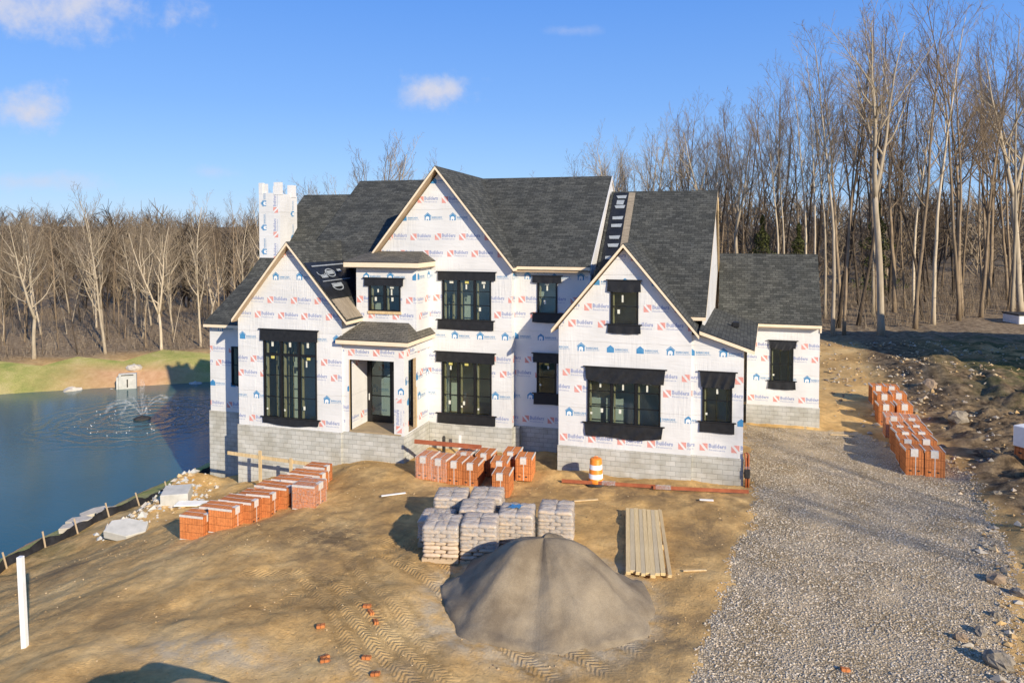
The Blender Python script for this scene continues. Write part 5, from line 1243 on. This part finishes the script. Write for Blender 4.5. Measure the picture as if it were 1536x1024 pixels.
BRM = MB(); BRM.bbox(-.1, .1, -.05, .05, 0, .065, .006); BRK = BRM.mesh('loose_brick', M['brick'])
for x, y, r, lab in ((-8.93, -14.92, 1.1, 'broken orange brick on the dirt at the bottom, upper one of two touching'), (-8.82, -15.1, .3, 'bright orange brick on the dirt at the bottom, lower one of two touching'), (-7.98, -14.7, .1, 'single loose brick lying on the wheel tracks at the bottom'), (-7.5, -15.2, .2, 'loose brick at the very bottom edge below the wheel tracks'), (-9.1, -12.5, .15, 'white banded brick at the head of the loose brick trail'), (-8.85, -12.78, -.7, 'second brick down the loose brick trail in the dirt'), (-8.55, -13.1, -.9, 'last brick down the loose brick trail in the dirt'), (-9.7, -13.8, .4, 'half brick lying apart from the trail on the dirt'), (2.6, -11.9, .2, 'loose brick half sunk in dirt at the gravel edge')):
    o = link('loose_brick', BRK, None, zg(x, y, .0), (random.uniform(-.15, .15), random.uniform(-.15, .15), r)); o.scale = (1.05, 1.1, 1.1); tag(o, lab, 'brick', 'loose bricks on the dirt')
def stick(x, y, ln, rz, lab, w_=.05, mat='jamb', cat='offcut'):
    mb = MB(); mb.bbox(-ln/2, ln/2, -w_/2, w_/2, 0, .035, .004); tag(mb.build('wood_offcut', M[mat], None, zg(x, y, .02), (0, random.uniform(-.05, .05), rz)), lab, cat)
stick(-5.05, -2.95, .95, .55, 'pale lumber offcut on the dirt below the traffic barrel', .09)
stick(-12.0, -4.75, .9, .55, 'pale plastic strip on the dirt left of the mortar pallet shadow', .09, 'pvc', 'plastic strip')
stick(-.75, -1.9, .5, .1, 'short white offcut under the steel lintel end', .12, 'pvc')
stick(-.9, -8.0, .7, .4, 'pale offcut beside the front end of the lumber pile', .06)
stick(5.3, 8.9, 1.1, .05, 'short timber lying on the gravel in front of the garage', .14)
# pale broken rubble by the left corner of the house
xs, ys = scatter(700, -25.5, -21.8, -6.5, -.5, lambda x, y: (np.hypot((x+23.6)/1.6, (y+3.6)/2.4) + RNG.uniform(-.4, .4, len(x)) < .9))
tag(stones('broken_stone', xs, ys, RNG.gamma(2.2, .035, len(xs)).clip(.03, .22), [M['stone'], M['conc'], DT[1]], 3), kind='stuff')

# ------------------------------------------------------------------ bare trees
def rvec(rn): 
    while True:
        v = Vector((rn.uniform(-1, 1), rn.uniform(-1, 1), rn.uniform(-1, 1)))
        if .05 < v.length < 1: return v.normalized()
def grow(rn, p, d, ln, r0, r1, nseg, wander, up):
    pts = [p.copy()]; d = d.copy()
    for i in range(nseg):
        d = (d + rvec(rn)*wander + Vector((0, 0, up))).normalized()
        p = p + d*(ln/nseg); pts.append(p.copy())
    return pts, [r0+(r1-r0)*i/nseg for i in range(nseg+1)]
def at_line(pts, rad, t):
    f = t*(len(pts)-1); i = min(int(f), len(pts)-2); f -= i
    return pts[i].lerp(pts[i+1], f), (pts[i+1]-pts[i]).normalized(), rad[i]+(rad[i+1]-rad[i])*f
def side_dir(rn, d, ang):
    a = rvec(rn); a = (a-d*a.dot(d)); a.normalize(); return (d*math.cos(ang)+a*math.sin(ang)).normalized()
def bare_tree(seed, h, r0, first, nl, spread, lean=0.0, fork=None, dense=1.0, low=False):
    """returns (trunk MB, crown MB): trunk with its main limbs, crown of branches and twigs"""
    rn = random.Random(seed); tr, cr = MB(), MB()
    d0 = Vector((lean*math.cos(seed), lean*math.sin(seed), 1)).normalized()
    stems = []
    if fork:
        pts, rad = grow(rn, Vector((0, 0, -.3)), d0, h*fork, r0, r0*.78, 7, .035, .02); rad[0] = r0*1.35
        tr.tube(pts, rad, 7)
        for k in range(2):
            d = side_dir(rn, d0, .32+.1*k); d = (d*.6+Vector((.5*(1 if k else -1), .1, 1))*.6).normalized()
            p2, q2 = grow(rn, pts[-1]-d0*.5, d, h*(1-fork)*rn.uniform(.85, 1), r0*(.76-.12*k), .02, 12, .07, .05); tr.tube(p2, q2, 6); stems.append((p2, q2, .12))
    else:
        pts, rad = grow(rn, Vector((0, 0, -.3)), d0, h, r0, .02, 14, .05, .035); rad[0] = r0*1.35
        tr.tube(pts, rad, 7); stems.append((pts, rad, first))
    def branch(pts, rad, t0, n, ln0, lvl):
        for k in range(n):
            t = t0+(1-t0)*((k+rn.random())/n)**.9
            p, d, r = at_line(pts, rad, min(t, .985))
            ang = rn.uniform(.45, .95)*spread if lvl == 0 else rn.uniform(.4, .95)
            dd = side_dir(rn, d, ang)
            if lvl == 0 and dd.z < .1: dd.z = abs(dd.z)+.15; dd.normalize()
            ln = ln0*(1-.55*(t-t0)/(1-t0+1e-6))*rn.uniform(.65, 1.2)
            rr = max(min(r*.62, .012+ln*.013), .009)
            if lvl == 0:
                p2, q2 = grow(rn, p, dd, ln, rr, .010, 7, .16, .11); (tr if rr > .035 else cr).tube(p2, q2, 5 if rr > .035 else 4, cap=False)
                branch(p2, q2, .22, max(3, int(ln*1.9*dense)), ln*.42, 1)
            elif lvl == 1:
                p2, q2 = grow(rn, p, dd, ln, rr*.85, .007, 4, .2, .09); cr.tube(p2, q2, 3, cap=False)
                branch(p2, q2, .15, max(3, int(ln*4.2*dense)), ln*.55, 2)
            else:
                p2, q2 = grow(rn, p, dd, ln, .0075, .004, 2, .25, .06); cr.tube(p2, q2, 3, cap=False)
    for (p2, q2, f) in stems: branch(p2, q2, f, int(nl*(1 if not fork else .75)), h*.30*spread, 0)
    if low:
        for k in range(7):
            p, d, r = at_line(stems[0][0], stems[0][1], rn.uniform(.06, .35)); dd = side_dir(rn, d, rn.uniform(1, 1.5)); p2, q2 = grow(rn, p, dd, rn.uniform(.6, 2), .02, .006, 5, .3, .02); cr.tube(p2, q2, 3, cap=False)
    return tr, cr
PROTO = []
SPEC = [(1, 22, .165, .42, 16, .95, .04, None, 1.0, True, 'mid_bark'), (2, 23, .14, .5, 14, .8, .05, None, 1.0, True, 'pale_bark'), (3, 21, .22, .38, 17, 1.0, .06, .45, 1.0, False, 'pale_bark'), (4, 20, .125, .48, 13, .8, .10, None, 1.0, True, 'dark_bark'),
        (5, 22, .11, .55, 12, .7, .07, None, 1.0, True, 'mid_bark'), (6, 18, .11, .4, 13, .9, .14, None, 1.0, False, 'dark_bark'), (7, 15, .17, .22, 18, 1.15, .08, .3, 1.1, False, 'pale_bark'), (8, 15, .135, .28, 16, 1.1, .12, None, 1.1, False, 'pale_bark'),
        (9, 16, .115, .3, 15, 1.0, .06, None, 1.1, True, 'mid_bark'), (10, 10, .06, .25, 10, .9, .15, None, .9, False, 'pale_bark')]
for sp in SPEC:
    tr, cr = bare_tree(*sp[:8], sp[8]*1.22, sp[9]); PROTO.append((tr.mesh('trunk', M[sp[10]]), cr.mesh('crown', M['twig_pale' if sp[10] == 'pale_bark' else 'twig']), sp[1], sp[10]))
ntree = 0
def put_tree(k, x, y, h, label, group, rz=None, dz=0, sx=1.0):
    global ntree
    t, c, h0, _ = PROTO[k]; s = h/h0
    o = empty('bare_tree', (x, y, gz(x, y)+dz), random.uniform(0, 6.28) if rz is None else rz); o.scale = (s*sx, s*sx, s)
    link('trunk', t, o); link('crown', c, o); tag(o, label, 'tree', group); ntree += 1
    return o
BN = {'pale_bark': 'pale grey barked', 'mid_bark': 'brown barked', 'dark_bark': 'dark barked'}
# wood behind and right of the house: front edge line then rows deeper in
rn = random.Random(5)
def edge_y(x): return np.interp(x, [-30, -10, 5, 12, 20, 28, 45, 70], [60, 56, 42, 38.5, 45, 53, 62, 74])
placed = []
def free(x, y, dmin): return all((x-a)**2+(y-b)**2 > dmin*dmin for a, b in placed)
# a few trees that stand out
for (k, x, y, h, rz, sx, lab) in ((2, 11.9, 36.6, 27, 1.2, 1.02, 'big pale forked tree leaning at the front of the wood right of the garage'), (1, 8.3, 37.2, 25, .4, 1.1, 'slim pale tree just right of the garage roof edge'), (4, 9.2, 37.4, 25, 2.2, 1.1, 'slender brown tree between the garage and the big pale forked tree'),
                                  (0, 15.2, 40.5, 25, 3, 1.0, 'straight brown tree right of the big pale forked tree'), (1, 17.2, 43.2, 27, 4, 1.1, 'tall pale tree in the second gap right of the big forked tree'), (1, 25.5, 50.5, 28, 5.2, 1, 'thin pale tree at the far right of the wood edge'), (2, -8.5, 55, 19.5, 2.1, 1.1, 'broad pale tree rising above the ridge between the two right roofs'), (7, -14, 64, 18.5, .3, 1, 'loose pale tree showing above the middle roof ridge')):
    put_tree(k, x, y, h, lab, None, rz, 0, sx); placed.append((x, y))
n = 0; tries = 0
while n < 148 and tries < 6000:
    tries += 1
    x = rn.uniform(-24, 42); dep = rn.random()**1.35*32; y = float(edge_y(x)) + .3 + dep
    if not free(x, y, 1.15+dep*.02): continue
    k = rn.choice((0, 0, 1, 1, 2, 3, 4, 4, 5) if dep < 8 else (0, 3, 3, 3, 4, 5, 5, 5)); h = np.interp(x, [-26, -10, 0, 6, 14, 50], [16, 19, 21.5, 24, 26, 28])*rn.uniform(.82, 1.1)
    if k == 5: h *= .8
    bk = PROTO[k][3]
    put_tree(k, x, y, h, ('%s bare tree in the front rows of the wood behind the garage' if dep < 9 else '%s bare tree deeper inside the wood behind the garage') % BN[bk], 'bare trees of the wood behind the house', None, 0, rn.uniform(.8, 1.15)); placed.append((x, y)); n += 1
# wood beyond the pond
def bank_pt(a, s):
    """a metres along the far shore (0 = headwall), s metres beyond it"""
    return -51.6+.81*a-.58*s, 24.66+.58*a+.81*s
for (k, a, s, h, rz, sx, lab) in ((6, -9.5, 7.5, 14.5, 2.0, 1.2, 'pale many limbed tree leaning left at the pond bank, tallest of the front row'), (7, -3.5, 8, 15.5, 1.0, 1.1, 'pale forked tree above the culvert headwall'), (6, 1.5, 8.5, 14, 4.0, 1, 'pale spreading tree right of the culvert headwall'), (7, 9.5, 9, 13.5, 3.0, 1, 'pale tree nearest the left wing of the house across the pond'), (7, -16, 8, 12, 5, 1, 'pale tree with a leaning limb at the left of the pond bank')):
    x, y = bank_pt(a, s); put_tree(k, x, y, h, lab, None, rz, 0, sx); placed.append((x, y))
n = 0; tries = 0
while n < 112 and tries < 6000:
    tries += 1
    a = rn.uniform(-19, 36); s = 7.5 + rn.random()**1.3*34; x, y = bank_pt(a, s)
    if not free(x, y, 1.5+s*.02): continue
    k = rn.choice((6, 7, 7, 8, 8, 8, 4, 4, 3, 9, 9)); h = rn.uniform(8, 14) + s*.08 + .11*a + (4 if a > 22 else 0)
    if k == 9: h = rn.uniform(5, 8)
    bk = PROTO[k][3]
    put_tree(k, x, y, h, ('%s bare tree at the front of the wood across the pond' if s < 16 else '%s bare tree further back in the wood across the pond') % BN[bk], 'bare trees of the wood across the pond', None, 0, rn.uniform(.85, 1.2)); placed.append((x, y)); n += 1
# trees outside the view on the right whose shadows stripe the gravel
for (k, x, y, h) in ((4, 37.6, -29.5, 25), (0, 40, -28.5, 25), (1, 43.5, -28, 25), (3, 50, -30, 24)):
    put_tree(k, x, y, h, 'bare tree standing far right of the gravel beyond the rubble', 'bare trees far right of the gravel')
# evergreens among the bare trees
def evergreen(seed, h, w):
    rn2 = random.Random(seed); cr = MB(); tr = MB(); tr.tube([(0, 0, -.2), (.05, 0, h*.5), (0, 0, h*.95)], [.14, .09, .02], 6)
    for k in range(2600):
        t = rn2.random()**.8; z = h*(.08+.92*t); R_ = w*(1-t)**.8*(.75+.35*math.sin(t*31+seed)+.25*math.sin(t*13)); a = rn2.uniform(0, 6.28); q = R_*rn2.random()**.4
        c = Vector((math.cos(a)*q, math.sin(a)*q, z-.2*q)); u = rvec(rn2)*rn2.uniform(.1, .24); v = rvec(rn2); v = (v-u*(v.dot(u)/u.length_squared)).normalized()*.05
        cr.poly([c-u-v*.3, c-v, c+u, c+v], 0)
    return tr.mesh('trunk', M['dark_bark']), cr.mesh('crown', M['needle'])
EV = evergreen(3, 9, 2.4)
for x, y, s, lab in ((*bank_pt(13.5, 12), 1.0, 'olive evergreen behind the left wing roof across the pond'), (*bank_pt(12, 20), 1.35, 'taller olive evergreen at the tree line left of the chimney'), (3.2, 52, 1.1, 'olive evergreen in the wood above the garage roof'), (7.0, 55, 1.0, 'dark evergreen in the wood above the right end of the garage roof'), (15.5, 60, 1.2, 'evergreen deep in the wood at the right')):
    o = empty('evergreen_tree', (x, y, gz(x, y)), rn.uniform(0, 6)); o.scale = (s, s, s); link('trunk', EV[0], o); link('crown', EV[1], o); tag(o, lab, 'tree')
# undergrowth and the far wood as masses
def brush(name, pts, hmin, hmax, mats, seed, per=7):
    rs = np.random.default_rng(seed); n_ = len(pts); P = np.repeat(np.array(pts), per, 0); m_ = len(P)
    P = P + rs.normal(0, .35, P.shape); z0 = height(P[:, 0], P[:, 1], False) - .05
    hh = rs.uniform(hmin, hmax, m_); lean = rs.normal(0, .32, (m_, 2)); r0 = rs.uniform(.008, .02, m_)
    base = np.stack([P[:, 0], P[:, 1], z0], 1); mid = base + np.stack([lean[:, 0]*hh*.4, lean[:, 1]*hh*.4, hh*.55], 1); top = base + np.stack([lean[:, 0]*hh*1.1, lean[:, 1]*hh*1.1, hh], 1)
    tri = np.array([(1, 0), (-.5, .87), (-.5, -.87)])
    Vv = []
    for c, f in ((base, 1.0), (mid, .7), (top, .25)):
        for q in tri: Vv.append(c + np.stack([q[0]*r0*f, q[1]*r0*f, 0*r0], 1))
    Vv = np.stack(Vv, 1).reshape(-1, 3); o_ = np.arange(m_)*9; F_ = []
    for a in (0, 3):
        for j in range(3): F_.append(np.stack([o_+a+j, o_+a+(j+1) % 3, o_+a+3+(j+1) % 3, o_+a+3+j], 1))
    F_ = np.concatenate(F_); mi = np.tile(rs.integers(0, len(mats), m_), 6)
    return tag(link(name, np_mesh(name, Vv, F_, mats, True, mi)), kind='stuff')
BM = [M['twig'], M['twig_pale'], M['dark_bark']]
pts = []
for i in range(1500):
    x = rn.uniform(-26, 56); pts.append((x, float(edge_y(x)) + .8 + rn.random()**1.2*34))
brush('undergrowth', pts, .4, 2.6, BM, 3, 7)
pts = [bank_pt(rn.uniform(-34, 50), 7.2+rn.random()**1.2*34) for i in range(1500)]
brush('undergrowth', pts, .4, 2.2, BM, 4, 5)
def far_wood(name, pts, hmin, hmax, seed):
    """distant wood: many simple bare trees merged into one mass"""
    rn2 = random.Random(seed); kinds = []
    for q in range(5):
        mb = MB(); r3 = random.Random(seed*10+q); pts_, rad = grow(r3, Vector((0, 0, -.3)), Vector((0, 0, 1)), 1.0, .011, .002, 5, .06, .03); mb.tube(pts_, rad, 4, cap=False)
        for k in range(26):
            p, d, r = at_line(pts_, rad, .25+.74*(k+r3.random())/26); dd = side_dir(r3, d, r3.uniform(.4, .9)); dd.z = abs(dd.z); ln = r3.uniform(.14, .32); p2, q2 = grow(r3, p, dd, ln, .005, .0018, 3, .2, .12); mb.tube(p2, q2, 3, cap=False)
            for e in range(4):
                p3, d3, _ = at_line(p2, q2, r3.uniform(.3, .95)); p4, q4 = grow(r3, p3, side_dir(r3, d3, r3.uniform(.4, .9)), ln*.5, .0028, .0012, 2, .2, .1); mb.tube(p4, q4, 3, cap=False)
        F_ = np.array([f for f in mb.f if len(f) == 4]); kinds.append((np.array(mb.v), F_))
    VV, FF, MI = [], [], []; o_ = 0
    for (x, y) in pts:
        v, f = kinds[rn2.randrange(5)]; h = rn2.uniform(hmin, hmax); a = rn2.uniform(0, 6.28); c, s = math.cos(a), math.sin(a)
        z = float(height(np.array([x]), np.array([y]), False)[0])
        w_ = np.stack([x+(v[:, 0]*c-v[:, 1]*s)*h*1.1, y+(v[:, 0]*s+v[:, 1]*c)*h*1.1, z+v[:, 2]*h], 1); VV.append(w_); FF.append(f+o_); MI.append(np.full(len(f), rn2.randrange(3))); o_ += len(v)
    return tag(link(name, np_mesh(name, np.concatenate(VV), np.concatenate(FF), BM, True, np.concatenate(MI))), kind='stuff')
pts = [bank_pt(rn.uniform(-60, 75), 40+rn.random()**1.4*110) for i in range(400)] + [bank_pt(rn.uniform(-160, 150), 150+rn.random()*230) for i in range(420)]
far_wood('far_wood', pts, 8, 17, 5)
pts = []
for i in range(420):
    x = rn.uniform(-60, 80); pts.append((x, float(edge_y(x))+30+rn.random()**1.3*75))
far_wood('far_wood', pts, 10, 16, 6)
# unseen house added for the long bank shadow, storage box, added shadow heap
nh = tag(empty('shadow_house', (32, 25, gz(32, 25)-.3)), 'added gabled house out of view that casts the long bank shadow', 'house')
mb = MB(); mb.box(-10, 10, -5, 5, 0, 5.6); mb.build('wall', M['wrap'], nh)
mb = MB(); t_ = .2
for s in (1, -1):
    a = [(-10.5, s*5.6, 5.3), (10.5, s*5.6, 5.3), (10.5, 0, 9.3), (-10.5, 0, 9.3)]; mb.poly(a if s < 0 else a[::-1]); mb.poly([(p[0], p[1], p[2]-t_) for p in (a[::-1] if s < 0 else a)])
    b_ = [(p[0], p[1], p[2]-t_) for p in a]
    for i in range(4): mb.poly([a[i], a[(i+1) % 4], b_[(i+1) % 4], b_[i]])
mb.build('roof', M['shingle'], nh)
for s in (-10, 10):
    mb = MB(); mb.poly([(s, -5, 5.6), (s, 5, 5.6), (s, 0, 9.1)]); mb.build('gable_wall', M['wrap'], nh)
for x in (-7, -3.5, 0, 3.5, 7):
    mb = MB(); mb.box(x-.6, x+.6, -5.05, -5.003, 1.5, 3.6); mb.build('window', M['frame'], nh)
sb = tag(empty('storage_box', (26.6, 46.2, .75), .28), 'long pale storage box standing on the shaded bank at the right edge', 'storage box')
mb = MB(); mb.bbox(-2.9, 2.9, -1.1, 1.1, .25, 1.75, .05); mb.build('body', M['pvc'], sb)
mb = MB(); mb.box(-2.95, 2.95, -1.15, 1.15, 1.752, 1.86); mb.build('lid', M['rubber'], sb)
for s in (-2.2, 0, 2.2):
    mb = MB(); mb.box(s-.12, s+.12, -.9, .9, -.3, .249); mb.build('skid', M['dark_bark'], sb)
tag(heap('shadow_heap', -9.0, -19.5, 4.2, 1.9, 2.1, .25, 5, DT[0], .3, .8), 'added soil heap out of view that casts the bottom left shadow', 'soil heap')  # unseen heap, added to throw the shadow at the bottom left
